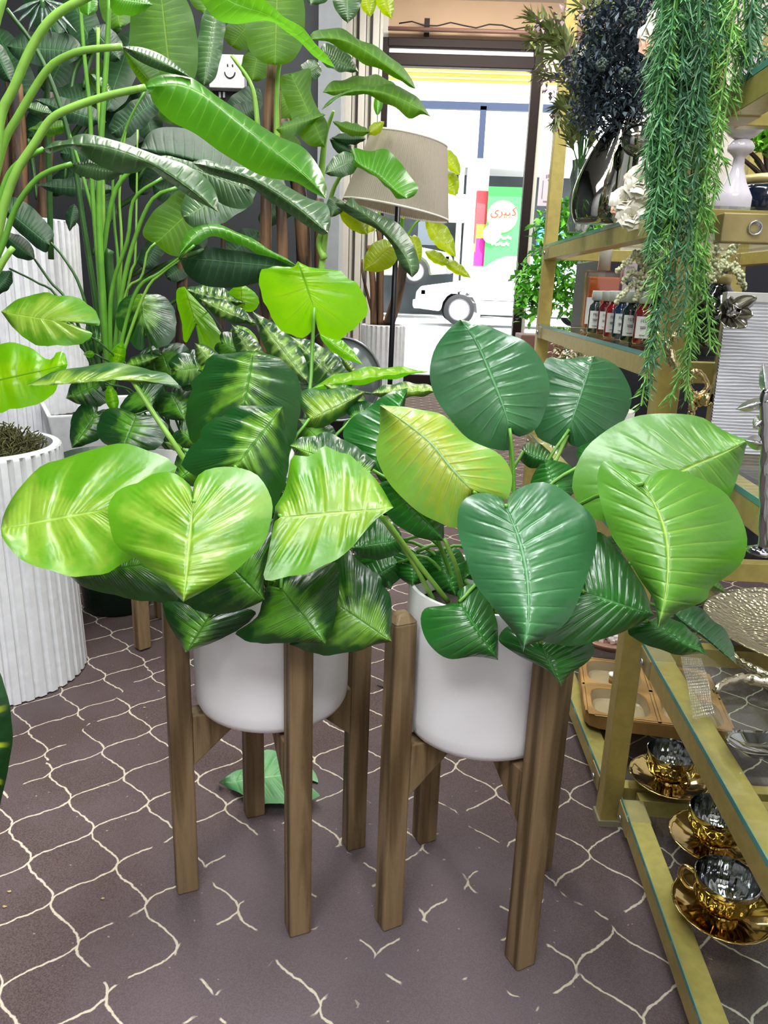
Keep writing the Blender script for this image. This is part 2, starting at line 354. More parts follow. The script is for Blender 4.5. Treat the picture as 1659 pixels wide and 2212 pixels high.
# sill and outside ground
m = MB(); m.box(((DL+DR)/2, YF+.1, .04), (DR-DL+.3, .3, .1)); struct('trim_3', m, plain('stone_sill', '#8a8486', .6))
GR = plain('pale_asphalt', '#c4c4c6', .85, bump=.1, bscale=4, var=.04)
m = MB(); m.add([(-14, YF+.22, .09), (14, YF+.22, .09), (14, 13, .28), (-14, 13, .28), (-40, 60, .3), (40, 60, .3), (-14, YF+.22, -.3), (14, YF+.22, -.3)], [(0, 1, 2, 3), (3, 2, 5, 4), (6, 7, 1, 0)])
struct('street', m, GR)
CZ = .004
poly = [(a.x, a.y), (1.7, a.y), (1.7, b.y), (b.x, b.y)]
m = MB(); m.prism(poly, CZ, Matrix.Identity(4)); lay = obj('carpet_overlay', m, CARPET, smooth=False)
tag(lay, 'second length of brown trellis carpet lying over the first with a diagonal edge', 'carpet')

# ------------------------------------------------------------------ street outside: shops across, cars, awning
def textmesh(name, s, size, mat, M, parent=None, ext=.0, align='CENTER'):
    cu = bpy.data.curves.new(name, 'FONT'); cu.body = s; cu.size = size; cu.extrude = ext; cu.align_x = align; cu.align_y = 'CENTER'
    o = bpy.data.objects.new(name, cu); COL.objects.link(o); bpy.context.view_layer.update()
    me = bpy.data.meshes.new_from_object(o.evaluated_get(bpy.context.evaluated_depsgraph_get())); bpy.data.objects.remove(o)
    off = place(parent); me.transform(Matrix.Translation(-off) @ M); me.materials.clear(); me.materials.append(mat)
    o = bpy.data.objects.new(name, me); COL.objects.link(o); o['_w'] = tuple(off)
    if parent: o.parent = parent
    return o
FACE = Matrix.Rotation(math.pi/2, 4, 'X')
YS = 22.0
bld = thing('shop_building', (2, YS, .3), 'white shop building across the street seen through the glass door', 'building')
fw = plain('bright_facade', '#f0f0ee', .8); fg = plain('shop_grey', '#3c4448', .4, var=.4, bscale=3); fb = plain('steel_blue', '#1c2a48', .5)
red = plain('shop_red', '#b03a40', .6, var=.2, bscale=4); green = plain('sign_green', '#3fae50', .5); cream = plain('sign_cream', '#f2dca0', .6); signred = plain('sign_red', '#a01008', .6)
zt = PY(1060, 358, YS).z
m = MB(); m.box((2, YS+1, zt+4), (34, 1.9, 8)); obj('upper_wall', m, fw, bld, smooth=False)
m = MB(); m.box((2, YS+2, 2.2), (34, .3, 4.4)); obj('shop_interior', m, fg, bld, smooth=False)
m = MB(); m.box((2, YS-.3, zt+.05), (34, 1.0, .22)); obj('cornice', m, fw, bld, smooth=False)
for xa, xb in ((1005, 1032), (988, 999), (1032, 1052), (1195, 1200)):
    m = MB(); p, q = PY(xa, 450, YS), PY(xb, 450, YS); m.box(((p.x+q.x)/2, YS+.1, 2.2), (q.x-p.x, .3, 4.4)); obj('pilaster', m, fw, bld, smooth=False)
m = MB(); m.box((-6, YS+.6, 1.6), (9, .2, 3)); obj('shop_window', m, fg, bld, smooth=False)
for i, (xx, yy, c) in enumerate(((1038, 470, red), (1036, 545, plain('goods_magenta', '#c02090', .6)), (1037, 515, plain('goods_orange', '#e0a030', .6)), (1190, 500, plain('goods_blue', '#4aa0dc', .5)), (975, 450, plain('goods_white', '#d8d8d4', .6)), (930, 500, plain('goods_dark', '#4c5660', .6)))):
    p = PY(xx, yy, YS-.1); m = MB(); m.box(p, (.28 if i < 3 else .7, .2, 1.3 if i in (0,) else .7), .1); obj('goods', m, c, bld, smooth=False)
p = PY(1088, 505, YS-.3); sgn = thing('shop_poster', (p.x, YS-.3, p.z-1.2), 'green poster with a cream disc and red script outside the opposite shop', 'poster')
m = MB(); m.box((p.x, YS-.3, p.z), (.95, .04, 2.3)); obj('board', m, green, sgn, smooth=False)
pc = PY(1085, 468, YS-.35); m = MB(); m.lathe([(0, 0), (.38, 0), (.40, .02), (.37, .04), (0, .04)], 40, c=(pc.x, YS-.33, pc.z), M=Matrix.Rotation(math.pi/2, 3, 'X')); obj('disc', m, cream, sgn)
textmesh('script', '\uFBFC\uFEAE\uFBFF\uFE92\uFB90',   .30, signred, Matrix.Translation((pc.x+.02, YS-.39, pc.z+.12)) @ FACE, sgn, .005)
m = MB()
for r_, (zz, ww) in enumerate(((-.52, .5), (-.68, .42))):
    for k in range(9): m.box((pc.x-ww/2+ww*k/8, YS-.34, pc.z+zz+.02*math.sin(k*2)), (.05, .01, .07))
obj('small_script', m, fw, sgn, smooth=False)
pb = PY(1062, 506, YS-.35); m = MB(); m.lathe([(0, 0), (.24, 0), (.24, .03), (0, .03)], 32, c=(pb.x, YS-.36, pb.z), M=Matrix.Rotation(math.pi/2, 3, 'X')); obj('round_badge', m, fw, sgn)
# steel frame in front of the upper facade
fr = thing('sign_frame', (2, 12.5, .3), 'blue-grey steel bars of a street frame crossing the bright sky', 'frame')
zb = PY(1000, 229, 12.5).z
m = MB(); p, q = PY(905, 225, 12.5), PY(1235, 236, 12.5); m.box(((p.x+q.x)/2+1.5, 12.5, zb), (q.x-p.x+3, .08, .1)); obj('crossbar', m, fb, fr, smooth=False)
m = MB(); p = PY(1040, 300, 12.5); m.box((p.x, 12.5, (zb+2.9)/2), (.09, .08, zb-2.9)); obj('upright', m, fb, fr, smooth=False)
aw = thing('awning', (.6, 9.4, 3.0), 'yellow striped awning hanging outside above the glass door', 'awning')
m = MB()
z0, z1 = PY(1000, 178, 9.6).z, PY(1000, 128, 9.6).z
for k in range(9):
    f0 = k/9; m.box((.7, 9.6-.5*f0*.3, z0+(z1-z0)*(f0+.055)), (4.2, .03, (z1-z0)/9*.94), mi=k % 2)
obj('fabric', m, [plain('awning_yellow', '#f6dc6a', .7), plain('awning_pale', '#fdf3c0', .7)], aw, smooth=False)
m = MB(); p, q = PY(1045, 146, 9.5), PY(1128, 149, 9.5); m.box(((p.x+q.x)/2, 9.42, p.z), (q.x-p.x, .02, .02)); obj('lettering_strip', m, DARKF, aw, smooth=False)
for xx in (-.9, 2.3):
    m = MB(); m.box((xx, (YF+9.6)/2+.05, z0+.02), (.03, 9.6-YF-.1, .03)); obj('arm', m, BLACK, aw, smooth=False)

def car(name, x0, y0, z0, L, label, body, flip=1, sc=1.0):
    t = thing(name, (x0, y0, z0), label, 'car')
    prof = [(0, .42), (.02, .62), (.12, .74), (.75, .84), (1.05, .9), (1.75, 1.36), (2.9, 1.38), (3.6, .98), (4.3, .94), (4.4, .6), (4.36, .3), (3.95, .24)]
    def arch(cx): return [(cx+.36*math.cos(a), .3+.36*math.sin(a)) for a in np.linspace(0, math.pi, 9)]
    prof += arch(3.5)+[(3.1, .22), (1.25, .22)]+arch(.88)+[(.48, .26), (.08, .3)]
    P = [(a*sc*flip, b*sc) for a, b in prof]
    M = Matrix.Translation((x0, y0, z0)) @ FACE
    m = MB(); m.prism(P, -1.65*sc, M); obj('body', m, body, t, smooth=False, bevel=.05)
    gl = [(1.2, .92), (1.8, 1.3), (2.3, 1.31), (2.3, .93)]; g2 = [(2.38, .93), (2.38, 1.31), (2.85, 1.31), (3.4, .95)]
    for G in (gl, g2):
        m = MB(); m.prism([(a*sc*flip, b*sc) for a, b in G], .02, Matrix.Translation((x0, y0-.001, z0)) @ FACE); obj('side_window', m, plain('car_glass', '#9fb8c0', .1), t, smooth=False)
    tyre = plain('tyre', '#1a1a1e', .8); rim = plain('rim', '#c8ccd2', .3, metal=.6)
    RX = Matrix.Rotation(math.pi/2, 3, 'X')
    for cx in (.88, 3.5):
        for yy in (.02, 1.45):
            c = (x0+cx*sc*flip, y0+yy*sc+.12, z0+.3*sc)
            m = MB(); m.lathe([(.2*sc, -.0), (.29*sc, 0), (.305*sc, .03), (.305*sc, .16), (.29*sc, .19), (.2*sc, .19)], 32, c=c, M=RX, close=True); w = obj('wheel', m, tyre, t)
            m = MB(); m.lathe([(0, .18), (.1*sc, .185), (.12*sc, .15), (.17*sc, .15), (.2*sc, .17), (.215*sc, .195), (.2*sc, .1), (0, .1)], 32, c=c, M=RX); obj('hubcap', m, rim, w)
    for h in (.42, .55): pass
    m = MB(); m.box((x0+.05*sc*flip, y0+.8, z0+.38*sc), (.2, 1.7*sc, .16*sc)); obj('bumper', m, plain('bumper_grey', '#8a8c92', .5), t, smooth=False, bevel=.03)
    m = MB(); m.box((x0+.14*sc*flip, y0+.15, z0+.62*sc), (.12, .3, .12)); obj('headlight', m, plain('lamp_lens', '#d8dce2', .1), t, smooth=False, bevel=.02)
    m = MB(); m.box((x0+2.25*sc*flip, y0-.004, z0+.5*sc), (1.9, .012, .012)); obj('side_trim', m, tyre, t, smooth=False)
    return t
WC = plain('white_car_paint', '#f4f4f4', .25, coat=.5)
p = PY(993, 668, 16.2)
car('car', p.x-.9, 16.1, p.z-.31, 4.4, 'white hatchback parked in the sunlit street beyond the door', WC, sc=1.0)
p = PY(915, 585, 20)
car('car', p.x+.7, 19.6, p.z-.35, 4.4, 'greenish off-road car half hidden behind the white car and the lampshade', plain('car_sage', '#a9b49c', .4), flip=-1, sc=1.05)
# poster on the side window
p = PY(1186, 405, YF-.05); pst = thing('notice_poster', (p.x, YF-.03, p.z-.2), 'pale lilac printed notice taped to the side window', 'poster')
hgt = PY(1186, 362, YF-.05).z-PY(1186, 442, YF-.05).z
m = MB(); m.box((p.x+.02, YF-.03, p.z), (.24, .004, hgt)); obj('sheet', m, plain('lilac_paper', '#dcd6ea', .6), pst, smooth=False)
gi = plain('grey_ink', '#8c88a4', .7); m = MB()
for k in range(7): m.box((p.x-.03+k*.018, YF-.035, p.z+hgt*.3+.006*math.sin(k*2.3)), (.012, .002, .03))
for k in range(5): m.box((p.x+k*.016-.01, YF-.035, p.z+hgt*.2), (.012, .002, .014))
m.box((p.x-.06, YF-.035, p.z-.02), (.008, .002, hgt*.5)); m.box((p.x+.03, YF-.035, p.z-hgt*.38), (.15, .002, .012)); m.box((p.x+.03, YF-.035, p.z-hgt*.24), (.05, .002, .014))
obj('print', m, gi, pst, smooth=False)

# ------------------------------------------------------------------ leaves
TPL = {
 'heart': [(0, 0), (-.10, .10), (-.17, .35), (-.15, .62), (-.03, .86), (.16, 1), (.38, .97), (.6, .78), (.8, .46), (.93, .17), (1, 0)],
 'ovate': [(0, 0), (-.05, .12), (-.06, .4), (.02, .72), (.18, .95), (.36, 1), (.56, .88), (.75, .62), (.89, .28), (.95, .08), (1, 0)],
 'banana': [(0, 0), (.01, .3), (.07, .65), (.2, .92), (.4, 1), (.62, .98), (.8, .82), (.92, .5), (1, 0)],
 'lance': [(0, 0), (.08, .4), (.25, .85), (.45, 1), (.65, .85), (.85, .42), (1, 0)]}
def leaf(parent, mat, base, tip, L=None, R=None, Y=1.0, k=.55, kx=0.0, fold=(.02, .02), arch=0.0, kind='heart', w=None, bend=0.0, N=7, amp=.003, wave=.004,
         rows=30, cols=7, name='leaf', plane=None, label=None, midpts=None):
    """base, tip and edge points are sightlines onto a tilted blade that stands at distance Y, tilt k (rise over run), kx sideways tilt"""
    base = np.array(base, float); tip = np.array(tip, float); ax = tip-base; ln = np.linalg.norm(ax); a = ax/ln; pr = np.array([a[1], -a[0]])
    ctrl = (base+tip)/2+pr*bend
    def midp(t):
        return (1-t)**2*base+2*t*(1-t)*ctrl+t*t*tip
    if midpts is not None: mc = catmull([base]+list(midpts)+[tip], 41)
    if L is None:
        wl, wr = (w if hasattr(w, '__len__') else (w, w)); T = TPL[kind]
        def edge(sg, ww):
            out = []
            for u, v in T[1:-1]:
                q = midp(min(max(u, 0), 1)) if u >= 0 else base+a*u*ln
                d = (2*(1-max(u, 0))*(ctrl-base)+2*max(u, 0)*(tip-ctrl)); d = d/(np.linalg.norm(d)+1e-9)
                out.append(q+np.array([d[1], -d[0]])*sg*ww*v)
            return out
        L, R = edge(1, wl), edge(-1, wr)
    EL = catmull([base]+list(L)+[tip], rows); ER = catmull([base]+list(R)+[tip], rows)
    allp = np.array(EL+ER); cy = allp[:, 1].mean(); cx = allp[:, 0].mean(); hw = max(20, np.abs((allp-base) @ pr).max()); s_m = Y/F
    ph = random.random()*6; vs = []; uv = []; fs = []
    def pt(p, s, sg, t):
        y = Y+k*(cy-p[1])*s_m+kx*(p[0]-cx)*s_m+abs((p-base) @ pr)/hw*0+(fold[0] if sg > 0 else fold[1])*abs(s)**1.4
        u = min(max(((p-base) @ a)/ln, 0), 1); y += -arch*4*u*(1-u)
        if plane is not None: return PZ(p[0], p[1], plane+.012*math.sin(3*u+s)+.006)
        return PY(p[0], p[1], y)
    nc = 2*cols+1
    for i in range(rows):
        t = i/(rows-1); tm = t**1.25 if kind in ('heart', 'ovate') else t
        M_ = np.array(mc[min(int(round(tm*40)), 40)]) if midpts is not None else midp(tm)
        for j in range(nc):
            s = 1-j/cols; sg = 1 if s > 0 else -1; E_ = EL[i] if sg > 0 else ER[i]; q = abs(s)
            if kind == 'heart': E_ = E_+(E_-M_)*.014*math.sin(2*math.pi*t*N*1.3+ph)*min(1, 6*t, 6*(1-t))
            p = M_*(1-q)+E_*q
            vs.append(pt(p, s, sg, t)); uv.append((t, .5-.5*s))
    vs = np.array([tuple(v) for v in vs]).reshape(rows, nc, 3)
    du = np.gradient(vs, axis=0); dv = np.gradient(vs, axis=1); n = np.cross(du, dv); nl = np.linalg.norm(n, axis=2, keepdims=True); nm = n.reshape(-1, 3).mean(0); nm /= np.linalg.norm(nm)+1e-9
    if nm @ (np.array(CAM)-vs.reshape(-1, 3).mean(0)) < 0: nm = -nm
    T_ = np.linspace(0, 1, rows)[:, None]; Sx = np.abs(np.linspace(1, -1, nc))[None, :]
    amp = amp*min(1, 7/N); L3 = float(np.linalg.norm(vs[-1, cols]-vs[0, cols])); amp = min(amp, L3*.016); wave = min(wave, L3*.02)
    disp = amp*np.sin(T_*2*math.pi*N-math.pi/2)*np.sin(np.clip(Sx*1.15, 0, 1)*math.pi)**.8+wave*np.sin(T_*2*math.pi*(min(N, 8)*.5)+ph+np.sign(np.linspace(1, -1, nc))[None, :])*Sx**3
    disp = disp-amp*1.1*np.exp(-(Sx/.07)**2); disp *= np.clip(T_*6, 0, 1)*np.clip((1-T_)*6, 0, 1)
    vs = (vs+disp[:, :, None]*nm).reshape(-1, 3)
    for i in range(rows-1):
        for j in range(nc-1): b = i*nc+j; fs.append((b, b+1, b+nc+1, b+nc))
    mb = MB(); mb.v = [tuple(v) for v in vs]; mb.f = fs; mb.mi = [0]*len(fs)
    o = obj(name, mb, mat, parent, uv=uv)
    if label: o['label'] = label
    o['_b'] = tuple(vs[cols]); return o
def stem(parent, pts, r, mat=None, n=7, name='stem', flat=1.0):
    P = catmull([tuple(p) for p in pts], max(10, len(pts)*5)); m = MB()
    rr = r if hasattr(r, '__len__') else (r, r*.75); rs = [rr[0]+(rr[1]-rr[0])*i/(len(P)-1) for i in range(len(P))]
    m.tube(P, rs, n, flat=flat); return obj(name, m, mat or STEM, parent)
def pxstem(parent, pts, r, mat=None, name='stem', n=7):
    """pts are (x, y, distance)"""
    return stem(parent, [PY(*p) for p in pts], r, mat, n, name)
def petiole(parent, lf, root, r=.003, mat=None, sag=.03):
    b = Vector(lf['_b']); root = Vector(root); mid = (b+root)/2+Vector((0, 0, sag))+(b-root)*.1; mid.z += .02
    return stem(parent, [root, mid, b], (r*1.2, r*.8), mat)
# ------------------------------------------------------------------ plant stands and white pots
def make_stand(label):
    t = thing('plant_stand', (0, 0, 0), label, 'plant stand', 'wooden plant stands')
    d, w, h = .152, .036, .55
    for x, y in ((d, 0), (-d, 0), (0, d), (0, -d)):
        m = MB(); c = .006
        m.box((x, y, (h-.012)/2), (w, w*.98, h-.012)); a_ = w/2; b_ = w/2-.009; m.add([(x+p*a_, y+q*a_*.98, h-.012) for p, q in ((-1, -1), (1, -1), (1, 1), (-1, 1))]+[(x+p*b_, y+q*b_, h) for p, q in ((-1, -1), (1, -1), (1, 1), (-1, 1))], [(0, 1, 5, 4), (1, 2, 6, 5), (2, 3, 7, 6), (3, 0, 4, 7), (4, 5, 6, 7)]); obj('leg', m, WOOD, t, smooth=False, bevel=.0035)
    for ax in (0, 1):
        m = MB(); l = d-w/2; z1_, z0_ = .335-.002*ax, .245
        P = [(-l, z0_), (-l, z1_), (l, z1_), (l, z0_), (l-.07, z1_-.028), (-l+.07, z1_-.028)]
        M = Matrix.Translation((0, .017, 0)) @ FACE if ax == 0 else Matrix.Rotation(math.pi/2, 4, 'Z') @ Matrix.Translation((0, .017, 0)) @ FACE
        m.prism(P, .034, M); obj('brace', m, WOOD, t, smooth=False, bevel=.002)
    return t
LC, RC, BC = (-.195, 1.139, CZ), (.147, 1.093, CZ), (-.60, 2.07, CZ)
st = make_stand('dark-stained wooden plant stand on the left carrying the lime-leaved plant')
st.location = LC; st.rotation_euler = (0, 0, math.radians(24))
copy_tree(st, RC, math.radians(28), 'dark-stained wooden plant stand on the right beside the brass shelves')
copy_tree(st, BC, math.radians(48), 'wooden plant stand at the back left, mostly hidden under dark leaves')
def pot(c, label, r=.125, z0=.342, h=.235):
    prof = [(0, 0), (r*.90, 0), (r*.955, .004), (r*.99, .014), (r, .032), (r*1.0, h-.004), (r*.995, h), (r*.95, h), (r*.94, h-.01), (r*.93, h-.05), (0, h-.05)]
    t = thing('white_pot', (c[0], c[1], z0), label, 'pot', 'smooth white cylinder pots')
    m = MB(); m.lathe([(a_, b_+z0) for a_, b_ in prof[:-2]]+[(r*.93, z0+h-.05)], 72, c=(c[0], c[1], 0), close=True); obj('body', m, CERW, t, autos=40)
    m = MB(); m.lathe([(0, z0+h-.05), (r*.94, z0+h-.052)], 40, c=(c[0], c[1], 0)); obj('soil', m, plain('potting_foam', '#3a3226', .9, bump=.6), t)
    return t
pot(LC, 'smooth white cylinder pot in the left wooden stand')
pot(RC, 'smooth white cylinder pot in the right wooden stand')
pot(BC, 'white cylinder pot hidden in the back left stand')

# ------------------------------------------------------------------ left plant (lime and variegated heart leaves)
LP = thing('potted_plant', (LC[0], LC[1], .53), 'artificial plant with lime and dark variegated heart leaves in the left stand', 'plant')
LR = (LC[0], LC[1], .53)
def lp(mat, base, tip, **k):
    st_ = k.pop('st', True); r = k.pop('root', LR); o = leaf(LP, mat, base, tip, **k)
    if st_: petiole(LP, o, (r[0]+random.uniform(-.03, .03), r[1]+random.uniform(-.03, .03), r[2]), sag=k.get('sag', .03))
    return o
lp(LIME, (236, 1097), (2, 1140), L=[(262, 1120), (300, 1150), (320, 1190), (294, 1206), (230, 1235), (169, 1244), (128, 1240), (81, 1225), (44, 1208), (20, 1182), (4, 1160)][:],
   R=[(262, 1075), (340, 1050), (381, 1015), (360, 990), (337, 978), (287, 965), (236, 961), (189, 973), (142, 985), (98, 1002), (61, 1036), (30, 1073), (8, 1110)], Y=.97, k=.75, kx=0, fold=(-.02, .03), amp=.0055, N=5)
lp(LIME, (417, 1083), (396, 1300), L=[(418, 1049), (435, 1019), (472, 1008), (515, 1007), (552, 1027), (579, 1054), (587, 1081), (584, 1135), (572, 1165), (545, 1199), (511, 1233), (461, 1266), (420, 1287)],
   R=[(413, 1052), (381, 1025), (350, 1022), (321, 1025), (297, 1042), (263, 1052), (241, 1073), (236, 1130), (246, 1167), (267, 1191), (297, 1208), (324, 1231), (351, 1252), (375, 1279)], Y=.86, k=.8, fold=(.02, .025), amp=.0055, N=5)
lp(LIME, (607, 1116), (850, 1096), R=[(594, 1126), (588, 1152), (579, 1206), (569, 1248), (616, 1246), (670, 1238), (714, 1216), (751, 1189), (781, 1155), (815, 1121)],
   L=[(592, 1104), (604, 1078), (616, 1054), (630, 990), (663, 988), (687, 976), (705, 963), (737, 976), (758, 983), (791, 1017), (818, 1044), (835, 1071)], Y=.93, k=.7, fold=(.03, .0), amp=.005, N=5)
lp(POTH, (524, 885), (548, 757), R=[(560, 945), (624, 969), (636, 949), (645, 909), (650, 875), (648, 828), (636, 804), (609, 777), (579, 765)],
   L=[(500, 930), (417, 956), (403, 909), (403, 882), (413, 841), (410, 828), (437, 801), (454, 770), (488, 764), (521, 760)], Y=1.16, k=.35, fold=(.03, .03), amp=.003)
lp(POTH, (507, 1008), (611, 878), R=[(560, 1060), (589, 1111), (603, 1078), (619, 1037), (625, 983), (622, 950), (616, 915)],
   L=[(440, 1030), (395, 1010), (400, 980), (410, 968), (430, 949), (437, 926), (461, 902), (481, 899), (498, 880), (535, 877), (569, 875)], Y=1.02, k=.5, fold=(.03, .03), amp=.005, wave=.007)
a6 = leaf(LP, LIMEB, (679, 668), (643, 564), R=[(684, 700), (694, 724), (736, 734), (750, 719), (772, 705), (791, 680), (796, 666), (786, 638), (772, 611), (755, 605), (738, 586), (711, 582), (669, 577)],
   L=[(677, 700), (675, 713), (655, 730), (625, 722), (600, 708), (583, 677), (565, 638), (559, 600), (564, 583), (579, 580), (589, 575), (614, 576), (632, 579)], Y=1.35, k=.1, amp=.002, fold=(.02, .02))
pxstem(LP, [(679, 664, 1.345), (674, 760, 1.34), (668, 850, 1.3), (640, 1000, 1.2), (590, 1260, 1.14)], (.0032, .0042), STEM)
lp(POTD, (453, 1330), (401, 1410), L=[(500, 1300), (560, 1310), (542, 1339), (505, 1366), (465, 1386), (431, 1398)], R=[(420, 1305), (357, 1300), (360, 1339), (377, 1369)], Y=.99, k=.6)
lp(POTD, (607, 1271), (703, 1391), R=[(575, 1268), (556, 1332), (509, 1366), (529, 1383), (559, 1390), (586, 1390), (627, 1388), (664, 1388)],
   L=[(620, 1245), (677, 1235), (725, 1215), (733, 1258), (728, 1309), (721, 1352), (708, 1383)], Y=.935, k=.6, wave=.005)
lp(POTH, (728, 1305), (846, 1386), R=[(705, 1340), (680, 1370), (640, 1380), (627, 1392), (677, 1411), (711, 1416), (738, 1411), (775, 1406), (809, 1393)],
   L=[(715, 1250), (720, 1200), (752, 1190), (782, 1218), (802, 1231), (823, 1248), (826, 1265), (843, 1285), (846, 1325)], Y=.965, k=.6, wave=.006)
lp(POTD, (500, 1225), (572, 1296), R=[(430, 1220), (385, 1290), (400, 1305), (451, 1327), (505, 1322), (546, 1309)], L=[(520, 1170), (586, 1150), (578, 1200), (570, 1250)], Y=.93, k=.6)
lp(POTD, (330, 1215), (150, 1243), L=[(400, 1240), (385, 1295), (337, 1300), (287, 1296), (253, 1286), (202, 1276), (170, 1262)], R=[(350, 1170), (300, 1160), (240, 1190), (180, 1225)], Y=1.03, k=.6)
lp(POTL, (300, 815), (54, 833), R=[(335, 808), (371, 818), (337, 804), (287, 786), (216, 789), (162, 791), (111, 808)][:1]+[(388, 838), (371, 816), (337, 803), (287, 786), (216, 788), (162, 791), (111, 808)],
   L=[(340, 824), (371, 836), (304, 822), (236, 813), (169, 806), (111, 820)], Y=1.12, k=2.2, st=False, amp=.002)
pxstem(LP, [(283, 816, 1.12), (330, 890, 1.11), (385, 972, 1.1), (480, 1120, 1.12), (560, 1270, 1.14)], (.0038, .005), STEML)
lp(POTL, (668, 905), (790, 846), R=[(655, 925), (700, 920), (740, 900), (770, 870)], L=[(650, 880), (648, 846), (700, 840), (750, 838)], Y=1.22, k=.8)
lp(POTH, (800, 1020), (626, 962), L=[(812, 1040), (790, 1050), (720, 1040), (660, 1010)], R=[(812, 1000), (771, 966), (714, 936), (680, 940), (650, 945)], Y=1.05, k=.7)
lp(POTD, (700, 960), (645, 905), w=(40, 40), Y=1.2, k=.6)
lp(POTD, (760, 905), (850, 930), w=(45, 40), Y=1.2, k=.7)
lp(POTD, (560, 1150), (600, 1240), w=(60, 55), Y=1.04, k=.5)
lp(POTD, (430, 1000), (380, 1040), w=(45, 45), Y=1.1, k=.5)
lp(POTD, (640, 1050), (640, 1160), w=(70, 70), Y=1.07, k=.5)
lp(POTD, (380, 1240), (350, 1305), w=(50, 55), Y=1.06, k=.5)
lp(LIME, (395, 970), (355, 955), w=(10, 8), kind='lance', Y=1.12, k=.5, rows=12, cols=3)

# ------------------------------------------------------------------ right plant (broad ribbed leaves)
RP = thing('potted_plant', (RC[0], RC[1], .53), 'artificial plant with broad ribbed blue-green and fresh green leaves in the right stand', 'plant')
RR = (RC[0], RC[1], .53)
def rp(mat, base, tip, **k):
    st_ = k.pop('st', True); k.setdefault('N', 11); k.setdefault('amp', .0016); k.setdefault('wave', .0025); k.setdefault('kind', 'ovate')
    o = leaf(RP, mat, base, tip, **k)
    if st_: petiole(RP, o, (RR[0]+random.uniform(-.05, .05), RR[1]+random.uniform(-.03, .05), RR[2]), sag=.02, mat=STEM)
    return o
rp(PHB, (1101, 925), (994, 690), L=[(1108, 938), (1125, 943), (1156, 928), (1175, 896), (1187, 838), (1175, 785), (1140, 742), (1098, 721), (1045, 702)],
   R=[(1101, 950), (1098, 973), (1045, 965), (1008, 944), (965, 896), (939, 854), (928, 806), (939, 753), (965, 716)][:], Y=1.12, k=.35, fold=(.02, .02), midpts=[(1088, 880), (1065, 820), (1030, 740)])
rp(PHB, (1229, 928), (1283, 769), L=[(1230, 960), (1273, 965), (1326, 938), (1357, 891), (1363, 843), (1342, 801), (1310, 777)],
   R=[(1222, 967), (1188, 960), (1156, 933), (1165, 860), (1172, 795), (1185, 772), (1225, 775)], Y=1.2, k=.35, fold=(.02, .02))
rp(PHY, (1024, 1063), (820, 875), R=[(1015, 1085), (987, 1140), (939, 1124), (886, 1092), (838, 1039), (812, 981), (820, 922)],
   L=[(1050, 1078), (1093, 1081), (1106, 1044), (1103, 1013), (1077, 981), (1008, 944), (955, 896), (902, 883)], Y=1.0, k=.6, fold=(.03, .03), midpts=[(975, 1010), (930, 955), (880, 915)])
rp(PHB, (1093, 1092), (1130, 1408), R=[(1077, 1071), (1034, 1064), (997, 1087), (988, 1134), (1003, 1198), (1024, 1256), (1066, 1315), (1108, 1362)],
   L=[(1103, 1066), (1151, 1044), (1204, 1050), (1246, 1081), (1283, 1124), (1289, 1177), (1267, 1246), (1230, 1336), (1172, 1383), (1146, 1391)], Y=.84, k=.8, fold=(.025, .025), midpts=[(1120, 1160), (1138, 1240), (1142, 1330)])
rp(PHL, (1372, 1085), (1622, 949), L=[(1330, 1120), (1289, 1124), (1241, 1071), (1238, 1028), (1257, 981), (1289, 944), (1352, 907), (1432, 892), (1506, 899), (1559, 928), (1598, 944)],
   R=[(1400, 1130), (1480, 1140), (1550, 1110), (1580, 1066), (1604, 997), (1611, 965)], Y=.95, k=.6, kx=-.2, fold=(.02, .03), midpts=[(1440, 1035), (1500, 1005), (1560, 980)])
rp(PHL, (1389, 1044), (1421, 1357), R=[(1379, 1028), (1336, 1007), (1305, 997), (1291, 1028), (1299, 1097), (1331, 1172), (1373, 1235), (1405, 1283), (1418, 1325)],
   L=[(1400, 1028), (1448, 1013), (1506, 1028), (1564, 1066), (1601, 1113), (1614, 1166), (1596, 1224), (1538, 1267), (1522, 1299), (1458, 1325)], Y=.8, k=.75, fold=(.03, .03), midpts=[(1425, 1110), (1442, 1180), (1440, 1270)])
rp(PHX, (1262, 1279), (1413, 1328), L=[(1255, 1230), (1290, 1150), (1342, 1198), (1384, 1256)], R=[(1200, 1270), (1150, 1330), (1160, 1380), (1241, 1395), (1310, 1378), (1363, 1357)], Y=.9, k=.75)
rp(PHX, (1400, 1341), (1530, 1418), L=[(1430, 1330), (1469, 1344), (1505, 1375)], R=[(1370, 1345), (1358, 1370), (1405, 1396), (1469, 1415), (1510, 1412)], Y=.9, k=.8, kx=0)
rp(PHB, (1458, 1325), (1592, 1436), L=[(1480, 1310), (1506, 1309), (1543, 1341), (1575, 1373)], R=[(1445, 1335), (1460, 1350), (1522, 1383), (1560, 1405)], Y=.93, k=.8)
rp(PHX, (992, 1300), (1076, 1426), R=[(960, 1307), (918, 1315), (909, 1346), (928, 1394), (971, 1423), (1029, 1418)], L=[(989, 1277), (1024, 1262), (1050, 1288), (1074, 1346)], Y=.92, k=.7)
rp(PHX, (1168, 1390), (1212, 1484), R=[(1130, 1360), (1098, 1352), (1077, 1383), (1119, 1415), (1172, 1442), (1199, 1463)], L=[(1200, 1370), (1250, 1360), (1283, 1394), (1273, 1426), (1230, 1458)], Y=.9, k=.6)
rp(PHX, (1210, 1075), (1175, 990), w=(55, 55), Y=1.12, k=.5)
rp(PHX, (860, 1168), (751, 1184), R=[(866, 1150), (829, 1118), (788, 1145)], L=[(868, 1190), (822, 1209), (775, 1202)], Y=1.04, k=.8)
rp(PHX, (845, 1040), (962, 1172), w=(50, 55), Y=1.02, k=.6)
